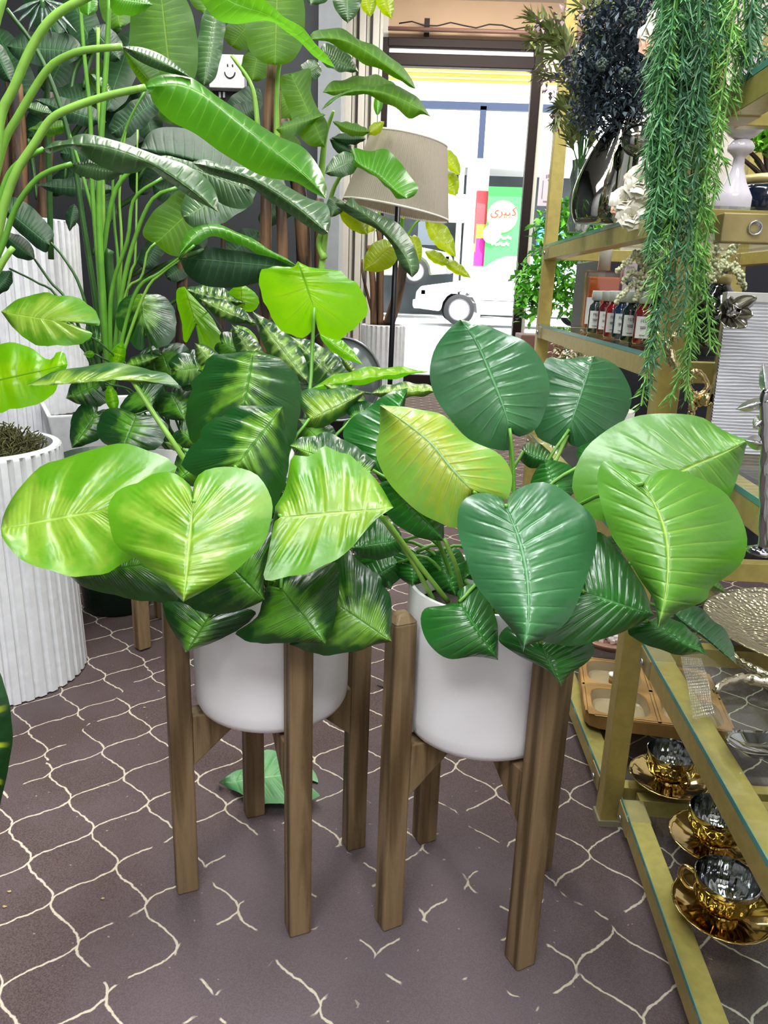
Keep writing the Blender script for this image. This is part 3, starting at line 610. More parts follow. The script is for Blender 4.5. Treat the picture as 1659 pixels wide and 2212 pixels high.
rp(PHX, (805, 1015), (881, 838), L=[(830, 1040), (860, 960), (870, 900)], R=[(770, 985), (741, 942), (754, 909), (788, 885), (815, 865), (849, 845)], Y=1.15, k=.4)
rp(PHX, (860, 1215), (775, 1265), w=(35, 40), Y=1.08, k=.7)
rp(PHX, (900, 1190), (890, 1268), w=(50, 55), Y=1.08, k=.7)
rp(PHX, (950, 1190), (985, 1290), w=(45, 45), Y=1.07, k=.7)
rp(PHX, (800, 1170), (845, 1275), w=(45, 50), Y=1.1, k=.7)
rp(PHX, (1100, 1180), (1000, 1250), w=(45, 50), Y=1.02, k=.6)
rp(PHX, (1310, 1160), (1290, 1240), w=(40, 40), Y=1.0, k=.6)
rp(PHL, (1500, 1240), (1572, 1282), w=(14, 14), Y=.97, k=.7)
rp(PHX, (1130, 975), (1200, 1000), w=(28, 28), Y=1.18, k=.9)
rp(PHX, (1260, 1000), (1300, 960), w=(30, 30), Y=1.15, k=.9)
for P_ in ([(830, 1118, .96), (890, 1200, 1.0), (968, 1300, 1.05)], [(820, 1110, .98), (880, 1195, 1.0), (940, 1302, 1.05)], [(960, 1165, 1.0), (985, 1225, 1.02), (1000, 1285, 1.05)], [(1229, 930, 1.195), (1205, 985, 1.18), (1175, 1050, 1.14), (1150, 1250, 1.1)], [(1100, 930, 1.12), (1105, 990, 1.12), (1110, 1060, 1.1)]):
    pxstem(RP, P_, (.0034, .0038), STEML)
# fallen leaf on the carpet
fl = leaf(None, FALL, (640, 1668), (472, 1690), L=[(690, 1720), (640, 1735), (600, 1738), (560, 1735), (530, 1722), (500, 1706)], R=[(688, 1690), (660, 1640), (610, 1622), (570, 1622), (560, 1650), (520, 1660)], plane=.012, name='fallen_leaf', amp=.003, wave=.004)
tag(fl, 'pale green fallen leaf lying on the carpet behind the left stand legs', 'leaf')
for i, p in enumerate(((222, 1940), (10, 1958), (20, 1925), (312, 1528))):
    q_ = PZ(*p, .006); m = MB(); m.blob((q_.x, q_.y, .0055), (.004, .0025, .0015), 6, 4, .6)
    o = obj('debris_crumb', m, plain('crumb', '#b8a070', .8), loc=q_); tag(o, ['pale yellow crumb on the carpet left of the left stand', 'brown crumb on the carpet at the left edge', 'tiny tan crumb on the carpet above the brown crumb', 'tiny white crumb near the carpet seam'][i], 'crumb')
q_ = PZ(845, 1487, .006); m = MB(); m.tube([PZ(815, 1480, .008), PZ(840, 1489, .008), PZ(862, 1486, .007)], [.0015, .003, .001], 6)
tag(obj('twig', m, BARK, loc=q_), 'thin grey twig on the carpet between the two plant stands', 'twig')
# foreground leaf at the left edge
fgp = thing('foreground_plant', PY(-60, 1600, .62), 'dark leaf edge with yellow veins poking in at the far left', 'plant')
leaf(fgp, POLLY, (-60, 1450), (-20, 1790), L=[(-30, 1430), (5, 1460), (24, 1530), (22, 1620), (12, 1700), (0, 1745)], R=[(-120, 1470), (-140, 1600), (-90, 1730)], Y=.62, k=.3, N=4)
# ------------------------------------------------------------------ fluted planters, tapered planter, moss
def fluted(c, r0, r1, h, n, depth, label, parts=True, z0=CZ, wall=.022):
    t = thing('fluted_planter', (c[0], c[1], z0), label, 'planter', 'white fluted planters')
    def fn(r, z, a, i):
        if not 1 <= i <= 4: return r
        f = (a*n/(2*math.pi)) % 1
        return r-(depth if .12 < f < .5 else 0)
    m = MB(); zz = [0, .001, h*.33, h*.66, h-.012, h-.004, h, h, h-.05]
    rr = [r0-depth, r0, r0+(r1-r0)*.33, r0+(r1-r0)*.66, r1, r1-.002, r1-.006, r1-wall, r1-wall-.004]
    m.lathe([(a_, z0+b_) for a_, b_ in zip(rr, zz)], n*8, c=(c[0], c[1], 0), fn=fn, close=True); obj('body', m, PLASTER, t, autos=35)
    m = MB(); m.lathe([(0, z0+h-.045), (r1-wall-.003, z0+h-.05)], 40, c=(c[0], c[1], 0)); obj('soil', m, plain('dark_soil', '#2c241c', .95, bump=.6), t)
    return t
FC = (-1.035, 1.80)
fluted(FC, .222, .205, .60, 44, .008, 'white fluted planter with moss on top at the left edge in front')
ms = MB(); random.seed(3)
for i in range(1300):
    a_, r_ = random.random()*6.28, .165*math.sqrt(random.random()); z_ = .56+.075*(1-(r_/.18)**2)*random.uniform(.6, 1.1)
    c_ = Vector((FC[0]+r_*math.cos(a_), FC[1]+r_*math.sin(a_), z_))
    P_ = [c_]; d_ = Vector((random.uniform(-1, 1), random.uniform(-1, 1), random.uniform(-.3, .9)))
    for j in range(4): d_ += Vector((random.uniform(-1, 1), random.uniform(-1, 1), random.uniform(-.8, .8))); P_.append(P_[-1]+d_.normalized()*.011)
    ms.tube(P_, .0016, 4)
mo = obj('moss', ms, plain('moss_brown_green', '#4a4a24', .9, var=.4, bscale=200), loc=(FC[0], FC[1], .56)); tag(mo, 'brown-green dried moss heaped in the front white fluted planter', 'moss', kind='stuff')
ms = MB(); ms.lathe([(0, .55), (.1, .59), (.17, .56), (.183, .553)], 40, c=(FC[0], FC[1], 0)); o_ = obj('moss_bed', ms, plain('moss_dark', '#2f2c18', .95, bump=1, bscale=160), mo)
fluted((-1.47, 2.95), .25, .25, 1.19, 50, .007, 'tall white fluted planter behind the moss-topped one at the left edge')
def tapered(c, w0, w1, h, rz, label):
    t = thing('tapered_planter', (c[0], c[1], CZ), label, 'planter')
    R = Matrix.Rotation(rz, 3, 'Z'); vs = []
    for w_, z_ in ((w0, 0), (w1, h), (w1-.03, h), (w1-.05, h-.06)):
        for a_, b_ in ((-1, -1), (1, -1), (1, 1), (-1, 1)): vs.append(R @ Vector((a_*w_/2, b_*w_/2, 0))+Vector((c[0], c[1], CZ+z_)))
    fs = [(0, 3, 2, 1)]+[(i*4+k, i*4+(k+1) % 4, i*4+4+(k+1) % 4, i*4+4+k) for i in range(3) for k in range(4)]
    m = MB(); m.add(vs, fs); obj('body', m, PLASTER, t, smooth=False, bevel=.006)
    m = MB(); m.box((c[0], c[1], CZ+h-.06), (w1-.05, w1-.05, .01), rz); obj('soil', m, plain('dark_soil2', '#2c241c', .95), t, smooth=False); return t
tapered((-1.06, 2.75), .28, .44, .56, .5, 'white tapered square planter between the fluted planters and the back left stand')

# ------------------------------------------------------------------ back left stand plant (dark variegated leaves)
BP = thing('potted_plant', (BC[0], BC[1], .53), 'dark variegated heart-leaved plant in the back left stand', 'plant')
def bp(par, mat, base, tip, root, **k):
    st_ = k.pop('st', True); sm = k.pop('sm', STEMD); o = leaf(par, mat, base, tip, **k)
    if st_: petiole(par, o, (root[0]+random.uniform(-.04, .04), root[1]+random.uniform(-.04, .04), root[2]), sag=.03, mat=sm)
    return o
BR = (BC[0], BC[1], .53)
b_ = lambda mat, base, tip, **k: bp(BP, mat, base, tip, BR, **k)
b_(LIME, (145, 696), (2, 673), R=[(175, 690), (213, 703), (213, 683), (192, 659), (162, 639), (125, 641), (91, 630), (37, 649)], L=[(170, 705), (200, 722), (186, 738), (135, 747), (91, 747), (57, 733), (30, 710)], Y=1.9, k=.9, wave=.007, amp=.005)
b_(POTH, (310, 696), (304, 634), L=[(330, 745), (345, 752), (371, 737), (381, 706), (375, 666), (351, 639)], R=[(313, 745), (300, 757), (283, 740), (253, 706), (253, 666), (270, 642)], Y=2.0, k=.4)
b_(POTD, (295, 895), (262, 974), L=[(340, 899), (364, 922), (358, 940), (337, 970)], R=[(250, 880), (219, 895), (209, 932), (223, 956)], Y=1.85, k=.6)
b_(POTD, (225, 825), (142, 860), w=(45, 42), Y=2.0, k=.6); b_(POTD, (210, 890), (155, 968), w=(40, 40), Y=1.95, k=.6)
b_(POTD, (350, 760), (370, 815), w=(55, 50), Y=2.05, k=.4); b_(POTD, (300, 845), (330, 880), w=(55, 60), Y=1.95, k=.7)
b_(POTD, (370, 850), (400, 910), w=(40, 45), Y=2.0, k=.6); b_(POTD, (300, 770), (320, 800), w=(45, 45), Y=2.1, k=.5)
b_(LIMEB, (245, 800), (265, 735), kind='lance', w=(18, 17), Y=1.95, k=.3); b_(LIMEB, (235, 830), (250, 900), kind='lance', w=(14, 14), Y=1.93, k=.3); b_(LIMEB, (205, 765), (180, 765), kind='lance', w=(8, 8), Y=1.95)
b_(POTH, (270, 790), (345, 770), kind='lance', w=(16, 16), Y=2.0, k=.8); b_(POTH, (380, 800), (460, 790), w=(35, 35), Y=2.0, k=.8); b_(POTD, (400, 780), (440, 840), w=(45, 45), Y=2.1, k=.6)
b_(POTH, (430, 820), (400, 790), w=(40, 38), Y=2.0, k=.6); b_(POTD, (190, 720), (250, 750), w=(30, 40), Y=2.15, k=.7); b_(POTD, (390, 930), (430, 960), w=(35, 35), Y=1.8, k=.6)
# dieffenbachia behind
DP_C = PZ(560, 1130, 0); DP = thing('striped_plant', (DP_C.x, DP_C.y, .35), 'plant with cream-striped and lime leaves behind the left plant', 'plant')
DR_ = (DP_C.x, DP_C.y, .45)
d_ = lambda mat, base, tip, **k: bp(DP, mat, base, tip, DR_, **k)
d_(LIMEB, (424, 700), (398, 619), R=[(400, 740), (391, 690), (381, 652), (383, 625)], L=[(440, 770), (494, 754), (469, 706), (456, 683), (425, 649)], Y=2.2, k=.3)
d_(DIEF, (432, 646), (560, 702), kind='lance', w=(20, 20), Y=2.1, k=.9); d_(DIEF, (400, 625), (530, 655), kind='lance', w=(22, 22), Y=2.3, k=.9)
d_(LIMEB, (522, 665), (520, 612), w=(40, 38), Y=2.3, k=.3); d_(LIMEB, (500, 720), (560, 740), kind='ovate', w=(22, 25), Y=2.15, k=.6); d_(POTD, (480, 740), (540, 770), w=(30, 30), Y=2.1, k=.6)
d_(DIEF, (668, 830), (545, 672), kind='lance', w=(30, 32), Y=1.9, k=.5); d_(DIEF, (745, 835), (625, 725), kind='ovate', w=(38, 36), Y=1.95, k=.5)
d_(LIMEB, (690, 722), (783, 787), kind='lance', w=(17, 15), Y=1.9, k=.6); d_(LIMEB, (672, 840), (927, 803), kind='lance', w=(19, 14), bend=18, Y=1.75, k=1.2); d_(POTL, (800, 850), (960, 845), kind='lance', w=(17, 17), bend=10, Y=1.6, k=1.2)
d_(POTL, (780, 870), (700, 830), kind='ovate', w=(22, 22), Y=1.7, k=.8); d_(DIEF, (470, 800), (420, 740), kind='ovate', w=(24, 24), Y=2.0, k=.5); d_(LIMEB, (430, 800), (530, 765), kind='lance', w=(15, 15), Y=1.9, k=.8)
d_(DIEF, (560, 790), (500, 700), kind='ovate', w=(26, 26), Y=2.0, k=.5); d_(POTL, (770, 810), (735, 770), kind='lance', w=(9, 9), Y=1.9); d_(POTH, (590, 800), (640, 780), w=(25, 25), Y=1.9)
m = MB(); m.lathe([(.12, CZ), (.16, .40), (.15, .40), (.0, .36)], 40, c=(DP_C.x, DP_C.y, 0)); o_ = obj('white_pot', m, CERW, loc=(DP_C.x, DP_C.y, CZ)); tag(o_, 'white tapered pot of the striped plant, hidden behind the left plant', 'pot')

# ------------------------------------------------------------------ strelitzia clump in the middle left
SC = PY(225, 850, 2.25); SCX = (SC.x, SC.y, .45)
SP = thing('strelitzia_plant', SCX, 'tall clump of green stalks with folded dark leaves at the middle left', 'plant')
m = MB(); m.lathe([(.10, CZ), (.15, .48), (.14, .49), (.13, .47), (0, .45)], 40, c=(SC.x, SC.y, 0)); o_ = obj('green_pot', m, plain('dark_green_pot', '#1c3a2a', .4), loc=(SC.x, SC.y, CZ)); tag(o_, 'dark green tapered pot holding the strelitzia clump', 'pot')
def sst(pts, w, mat=STEM, Y=2.2):
    return pxstem(SP, [(x, y, (p[0] if p else Y)) for x, y, *p in pts], (w/F*Y*.62, w/F*Y*.36), mat)
sst([(232, 840), (205, 640), (180, 480), (155, 320), (120, 200), (75, 100), (15, 20)], 11, STEMD)
sst([(232, 840), (215, 600), (200, 420), (195, 250), (183, 130), (172, 0)], 10, STEM, 2.15)
sst([(236, 840), (222, 640), (214, 450), (220, 280), (230, 130), (237, -10)], 13, STEM, 2.1)
sst([(238, 840), (225, 640), (222, 400), (212, 200), (212, 60)], 9, STEML, 2.2)
sst([(240, 840), (262, 640), (290, 520), (330, 430), (385, 405)], 10, STEM, 2.05)
sst([(240, 840), (240, 640), (275, 520), (290, 430), (350, 385)], 9, STEM, 2.1)
sst([(236, 840), (222, 620), (228, 510), (250, 410), (290, 360)], 12, STEM, 2.15)
sst([(240, 840), (255, 600), (247, 480), (245, 380), (275, 270), (316, 192)], 6, STEM, 2.2)
sst([(240, 840), (262, 560), (258, 420), (270, 290), (272, 275)], 6, STEML, 2.25)
sst([(240, 840), (280, 600), (292, 560), (297, 280)], 5, STEML, 2.3)
sst([(238, 840), (230, 620), (210, 500), (190, 420), (170, 350), (143, 268)], 8, STEM, 2.2)
sst([(240, 840), (290, 640), (345, 590), (385, 560), (420, 530)], 8, STEM, 2.0); sst([(240, 840), (310, 640), (350, 590), (395, 558)], 7, STEML, 2.0)
sst([(240, 840), (270, 640), (305, 600), (318, 545), (336, 525)], 6, STEML, 2.1)
sst([(225, 840), (180, 640), (140, 560), (105, 520)], 7, STEMD, 2.0); sst([(225, 840), (150, 660), (110, 610), (75, 560)], 7, STEMD, 2.0); sst([(222, 840), (130, 650), (80, 610), (20, 580)], 6, STEMD, 2.05)
sst([(240, 840), (245, 700), (235, 560), (238, 540)], 24, STEMD, 2.15)
sl = lambda mat, base, tip, **k: leaf(SP, mat, base, tip, wave=.003, kind=k.pop('kind', 'banana'), N=k.pop('N', 16), amp=k.pop('amp', .0025), rows=k.pop('rows', 40), **k)
sl(STD, (108, 530), (5, 445), L=[(100, 545), (85, 540), (50, 510), (20, 480)], R=[(116, 505), (100, 480), (60, 440), (20, 425)], Y=1.95, k=.6, kind='lance'); sl(STD, (75, 560), (0, 500), kind='lance', w=(22, 22), Y=1.98, k=.5)
sl(STD, (25, 585), (-20, 640), kind='lance', w=(20, 20), Y=2.0)
sl(STD, (385, 556), (640, 580), L=[(415, 605), (480, 622), (540, 615), (600, 600)], R=[(420, 555), (450, 535), (500, 540), (560, 550), (610, 565)], Y=1.95, k=.8, fold=(.05, -.02), kind='lance')
sl(BANG, (385, 553), (645, 576), L=[(420, 530), (460, 512), (520, 530), (580, 560)], R=[(400, 510), (440, 482), (500, 495), (560, 525), (620, 560)], Y=2.0, k=1.0, kind='lance', midpts=[(430, 500), (480, 495), (560, 530)])
sl(BAN, (335, 527), (470, 400), L=[(310, 510), (315, 480), (350, 440), (400, 405)], R=[(370, 552), (400, 548), (440, 500), (470, 450)], Y=2.3, k=.3)
sl(STD, (385, 405), (500, 300), w=(35, 40), Y=2.3, k=.5); sl(STR, (395, 470), (555, 385), w=(45, 50), Y=2.1, k=.6)
sl(STD, (230, 265), (75, 215), kind='lance', w=(25, 28), Y=2.4, k=.7); sl(STD, (175, 110), (15, 100), w=(36, 38), Y=2.5, k=.7); sl(STD, (250, 410), (75, 400), kind='lance', w=(20, 22), Y=2.5, k=.8)
sl(STD, (240, 290), (345, 210), w=(30, 30), Y=2.5, k=.5); sl(BAN, (150, 270), (60, 280), kind='lance', w=(20, 16), Y=2.3, k=.5); sl(STR, (115, 247), (40, 225), kind='lance', w=(12, 15), Y=2.1, k=.8)
sl(STR, (196, 160), (250, 215), kind='lance', w=(12, 14), Y=2.3, k=.6); sl(STD, (200, 60), (260, 130), w=(30, 30), Y=2.5, k=.5); sl(STD, (160, 440), (150, 500), kind='lance', w=(14, 14), Y=2.3)

# ------------------------------------------------------------------ arching plant entering from the left edge
AX = PY(-120, 760, 1.45); AP = thing('arching_plant', (AX.x, AX.y, .75), 'long arching stalks with large banana-like leaves entering from the left edge', 'plant')
def ast(pts, w, Y=1.45, mat=STEML): return pxstem(AP, [(x, y, Y) for x, y in pts], (w/F*Y*.62, w/F*Y*.36), mat, n=10)
R0 = [(-120, 780), (-60, 620)]
ast(R0+[(-20, 440), (0, 260), (30, 190), (67, 105), (115, 37), (192, -8), (260, -40)], 20)
ast(R0+[(-30, 480), (5, 320), (40, 250), (101, 152), (145, 121), (186, 108), (263, 101)], 17, 1.5)
ast(R0+[(-15, 540), (10, 440), (36, 370), (75, 310), (111, 257), (162, 230), (236, 206), (314, 189)], 18, 1.4)
ast(R0+[(-20, 520), (0, 430), (20, 375), (50, 345), (94, 322)], 14, 1.45, STEM); ast(R0+[(-30, 600), (5, 530), (34, 449), (74, 392), (111, 368), (155, 354)], 13, 1.35, STEM)
ast(R0+[(-60, 500), (-40, 300), (-20, 100), (10, -20)], 22); ast([(-120, 780), (-60, 660), (-20, 610), (10, 560), (28, 535)], 16, 1.3)
al = lambda mat, base, tip, **k: leaf(AP, mat, base, tip, wave=k.pop('wave', .002), kind=k.pop('kind', 'banana'), N=k.pop('N', 20), amp=k.pop('amp', .002), rows=k.pop('rows', 46), **k)
al(BANG, (314, 189), (705, 430), R=[(324, 203), (338, 232), (371, 262), (422, 290), (480, 330), (540, 368), (590, 385), (640, 395), (670, 412)],
   L=[(316, 178), (348, 161), (405, 165), (472, 209), (557, 267), (609, 297), (657, 321), (687, 358), (705, 400)], Y=1.4, k=.7, fold=(.03, .05), midpts=[(380, 182), (440, 205), (520, 268), (600, 330), (665, 385)])
al(STR, (94, 322), (472, 459), L=[(118, 305), (142, 303), (162, 292), (189, 289), (236, 300), (290, 317), (338, 334), (405, 358), (449, 388), (470, 430)],
   R=[(105, 332), (130, 325), (155, 320), (200, 350), (253, 373), (294, 373), (321, 361), (354, 385), (405, 422)], Y=1.4, k=.9, fold=(.02, .06), midpts=[(150, 312), (230, 318), (320, 350), (400, 400)], amp=.004, rows=50)
al(STR, (155, 354), (270, 372), L=[(205, 343), (240, 352)], R=[(160, 372), (190, 384), (225, 390), (253, 383)], Y=1.45, k=.7, kind='lance')
al(BANG, (430, -45), (724, 146), L=[(480, -50), (559, -5), (619, 37), (670, 78), (704, 118)], R=[(425, -10), (439, 5), (466, 44), (506, 50), (582, 47), (616, 64), (663, 108), (705, 138)], Y=1.35, k=.9, fold=(-.04, .07), midpts=[(500, 5), (580, 35), (650, 80)])
al(STR, (263, 101), (412, 168), w=(14, 20), kind='lance', bend=12, Y=1.5, k=.7, amp=.0006, wave=0)
al(BAN, (263, 101), (335, 190), R=[(270, 120), (285, 150), (305, 178)], L=[(300, 110), (325, 125), (345, 160)], Y=1.56, k=.4)
al(STR, (415, 352), (709, 504), L=[(440, 345), (501, 358), (569, 371), (619, 402), (670, 429), (706, 442), (714, 475)], R=[(450, 375), (501, 390), (542, 405), (582, 435), (630, 466), (670, 493), (695, 507)], Y=1.55, k=.8, amp=.005, N=16, fold=(.02, .04), midpts=[(500, 370), (570, 398), (640, 445)])
al(STD, (304, 320), (618, 402), L=[(320, 290), (351, 273), (405, 280), (450, 290), (506, 311), (545, 324), (602, 368)], R=[(338, 338), (405, 330), (472, 330), (530, 350), (580, 385)], Y=1.65, k=.9, fold=(.03, .03))
al(STR, (340, 335), (540, 410), L=[(400, 325), (450, 340), (500, 370)], R=[(350, 360), (420, 400), (500, 450), (545, 440)], Y=1.8, k=.6)
al(BANG, (237, -5), (330, 10), L=[(240, 20), (260, 33), (300, 30)], R=[(220, -15), (260, -30), (300, -20)], Y=1.5, k=.5, kind='lance')
al(BANG, (192, -10), (190, 35), w=(20, 20), Y=1.6, k=.5); al(STD, (-20, 90), (25, 180), w=(20, 20), Y=1.6, k=.5)
leaf(AP, LIMEB, (-70, 835), (146, 787), R=[(-50, 880), (0, 890), (20, 884), (67, 879), (111, 852), (128, 825), (142, 800)], L=[(-60, 760), (0, 745), (37, 740), (71, 754), (101, 777), (116, 776), (121, 763), (137, 759), (143, 775)], Y=1.3, k=.5, N=5, amp=.003)
# silver fan palm leaf, top left
FP0 = PY(92, -5, 2.6); FPL = thing('fan_palm', (FP0.x, FP0.y, FP0.z-.9), 'silvery fan palm leaf hanging at the top left', 'plant')
for i, (tx, ty) in enumerate(((22, 30), (35, 52), (60, 70), (90, 62), (112, 74), (148, 74), (168, 72), (160, 20))):
    leaf(FPL, SILV, (92+(tx-92)*.06, 0), (tx, ty), kind='lance', w=(5, 5), Y=2.55, k=.5, N=2, rows=10, cols=2)
pxstem(FPL, [(92, 2, 2.56), (100, 150, 2.65), (110, 560, 2.7)], (.008, .01), STEMD)
# ------------------------------------------------------------------ banana trees behind
def tree(name, label, trunks, Y, zb, base, cat='plant'):
    t = thing(name, base, label, cat)
    for pts, w in trunks:
        o = pxstem(t, [(x, y, Y+dy) for x, y, dy in pts], (w/F*Y/2, w/F*Y/2*.8), BARK, 'trunk', 10)
    return t
BT_ = PY(640, 760, 3.3)
BT = tree('banana_tree', 'tall banana tree with brown fibrous trunks and olive leaves in front of the pillar', [([(572, 800, .1), (574, 520, 0), (578, 300, 0), (590, 130, 0)], 26), ([(612, 800, 0), (610, 520, 0), (600, 350, 0), (592, 140, 0)], 24), ([(660, 800, .2), (655, 520, .1), (640, 380, .1), (610, 260, .1)], 36), ([(690, 800, .3), (690, 520, .25), (690, 430, .25)], 26), ([(480, 760, .3), (482, 520, .3), (478, 400, .3)], 12)], 3.3, .3, (BT_.x, 3.3, .05))
for P_ in ([(590, 400, 3.3), (582, 250, 3.3), (592, 60, 3.3)], [(600, 400, 3.28), (598, 200, 3.28), (610, 120, 3.25), (640, 95, 3.25)], [(580, 420, 3.35), (560, 300, 3.35), (545, 190, 3.35), (500, 120, 3.35)], [(690, 420, 3.3), (702, 300, 3.25), (720, 240, 3.2)], [(700, 560, 3.3), (690, 520, 3.3), (715, 460, 3.2), (745, 440, 3.2)], [(690, 640, 3.3), (700, 530, 3.3), (720, 410, 3.15), (765, 345, 3.1)]):
    pxstem(BT, P_, (.016, .006), STEML)
tl = lambda mat, base, tip, **k: leaf(BT, mat, base, tip, kind=k.pop('kind', 'banana'), N=k.pop('N', 14), amp=k.pop('amp', .002), wave=.005, rows=32, **k)
tl(BAN, (372, 200), (345, -40), w=(78, 66), Y=2.9, k=.3); tl(BAN, (360, 70), (290, -60), w=(50, 50), Y=3.0, k=.4); tl(BAN, (594, 140), (600, -60), w=(66, 62), Y=3.2, k=.2)
tl(STR, (440, 185), (470, -10), w=(28, 28), Y=3.1, k=.3); tl(BAN, (500, 100), (545, 40), w=(35, 35), Y=3.5, k=.4); tl(BAN, (440, 30), (500, -70), w=(60, 60), Y=3.4, k=.5)
tl(BAN, (628, 158), (702, 318), L=[(670, 150), (672, 200), (690, 240), (708, 270)], R=[(606, 165), (606, 190), (625, 240), (640, 285), (665, 312)], Y=3.15, k=.3)
tl(BAN, (596, 280), (704, 248), L=[(620, 300), (650, 285), (680, 262)], R=[(620, 262), (660, 250), (690, 245)], Y=3.1, k=.6, kind='lance'); tl(BAN, (580, 300), (650, 330), w=(30, 30), Y=3.3, k=.5); tl(BAN, (545, 175), (560, 100), w=(30, 30), Y=3.45, k=.4)
tl(BAN, (672, 85), (898, 192), L=[(675, 70), (724, 59), (771, 81), (839, 118), (886, 165)], R=[(690, 88), (724, 98), (764, 125), (805, 145), (845, 162), (880, 186)], Y=3.0, k=.6, fold=(.05, .05), midpts=[(740, 85), (800, 115), (860, 160)])
tl(BAN, (697, 200), (862, 192), L=[(714, 179), (771, 165), (815, 163), (845, 175)], R=[(730, 205), (781, 195), (830, 200)], Y=3.1, k=.7, kind='lance', bend=14)
tl(BAN, (694, 238), (931, 253), L=[(710, 219), (754, 192), (815, 182), (872, 190), (906, 216)], R=[(737, 210), (781, 204), (825, 219), (856, 236), (886, 255), (912, 248)], Y=2.95, k=.7, fold=(.04, .04), midpts=[(750, 200), (820, 198), (890, 225)])
tl(STR, (695, 110), (775, 155), w=(26, 24), Y=3.1, k=.7, kind='ovate'); tl(STR, (690, 140), (650, 165), w=(22, 22), Y=3.3, k=.5)
tl(BANG, (765, 345), (880, 430), L=[(760, 322), (800, 325), (842, 327), (882, 375), (903, 402), (898, 420)], R=[(745, 350), (735, 375), (717, 388), (700, 370), (705, 350), (740, 335)][:0]+[(764, 358), (805, 378), (839, 408), (858, 428)], Y=2.9, k=.6, fold=(.03, .04))
tl(STR, (765, 345), (700, 375), w=(26, 26), Y=3.0, k=.6, kind='ovate')
tl(STR, (745, 440), (890, 600), L=[(760, 425), (777, 444), (824, 464), (869, 491), (897, 539), (906, 580)], R=[(725, 440), (770, 475), (799, 486), (819, 500), (847, 530), (863, 570)], Y=3.0, k=.5, fold=(.03, .04), midpts=[(800, 470), (850, 520), (880, 560)])
tl(BANY, (745, 450), (795, 508), w=(28, 22), Y=3.1, k=.3, kind='ovate'); tl(BANY, (844, 532), (785, 585), w=(34, 30), Y=3.2, k=.3, kind='ovate'); tl(STR, (730, 430), (715, 470), w=(20, 20), Y=3.1, k=.4, kind='ovate')
tl(STR, (748, -35), (752, 52), w=(32, 32), Y=3.0, k=.3, kind='ovate'); tl(BANY, (790, -20), (800, 38), w=(20, 18), Y=3.1, k=.3, kind='ovate'); tl(BANY, (822, -30), (846, 43), w=(18, 22), Y=3.1, k=.3, kind='ovate'); tl(STR, (690, -30), (670, 12), w=(30, 30), Y=3.1, k=.3, kind='ovate')
tl(BAN, (800, 285), (718, 262), w=(14, 14), Y=3.3, k=.6, kind='lance', bend=10); tl(BANY, (795, 290), (830, 262), w=(12, 14), Y=3.3, k=.5, kind='lance'); tl(STD, (790, 300), (715, 298), w=(14, 14), Y=3.35, k=.6, kind='lance')
tl(STD, (760, 330), (712, 300), w=(16, 16), Y=3.35, k=.5, kind='lance'); tl(BANG, (815, 250), (820, 190), w=(10, 10), Y=3.6, k=.3, kind='lance')
tl(STD, (440, 330), (530, 250), w=(40, 40), Y=3.5, k=.4); tl(STD, (480, 290), (560, 190), w=(35, 35), Y=3.7, k=.4); tl(BAN, (650, 250), (610, 190), w=(40, 40), Y=3.6, k=.4)
b2 = PY(70, 700, 3.6); BT2 = tree('banana_tree', 'dark-leaved banana tree with thick brown trunks in the left corner behind the arching stalks', [([(40, 760, .1), (42, 520, 0), (40, 320, 0), (30, 180, 0)], 40), ([(88, 760, 0), (92, 520, 0), (98, 380, 0), (110, 200, 0)], 30), ([(10, 700, .2), (12, 400, .2), (20, 230, .2)], 26), ([(390, 760, .2), (396, 500, .2), (400, 300, .2), (405, 120, .2)], 24)], 3.5, .3, (b2.x, 3.6, .05))
for bs, tp, ww, mt_ in (((60, 210), (-10, 60), 45, STD), ((100, 200), (170, 60), 50, STD), ((100, 230), (210, 200), 42, STD), ((60, 300), (130, 210), 40, STD), ((130, 330), (230, 330), 35, STD), ((110, 420), (190, 340), 30, STD), ((180, 260), (250, 130), 45, BAN), ((230, 240), (290, 60), 48, STD),
        ((270, 330), (250, 190), 50, STD), ((330, 300), (300, 180), 42, STD), ((300, 420), (330, 310), 40, STD), ((400, 260), (330, 180), 46, BAN), ((400, 330), (480, 250), 48, STD), ((420, 440), (330, 400), 35, STD), ((450, 470), (520, 420), 36, STD), ((410, 380), (500, 360), 36, STD), ((480, 380), (580, 330), 38, STR), ((240, 480), (200, 400), 34, STD),
        ((40, 320), (-20, 230), 40, STD), ((200, 100), (150, -20), 45, STD), ((260, 60), (240, -50), 45, BAN), ((130, 80), (60, -30), 42, STD), ((440, 540), (380, 460), 34, STD), ((480, 560), (560, 500), 36, STD), ((360, 600), (420, 560), 30, STD), ((520, 600), (600, 560), 28, STR), ((310, 580), (350, 510), 30, STD), ((490, 260), (560, 230), 30, STD), ((560, 480), (640, 440), 28, STD)):
    leaf(BT2, mt_, bs, tp, kind='banana', w=(ww*.8, ww*.75), Y=random.uniform(3.45, 4.1), k=random.uniform(.2, .8), N=14, amp=.002, wave=.004, rows=26, cols=6)
    if random.random() < .6: pxstem(BT2, [(bs[0], bs[1], 3.7), ((bs[0]*2+90)/3, bs[1]+50, 3.7), ((bs[0]+100)/2, bs[1]+130, 3.65)], (.012, .008), STEMD)
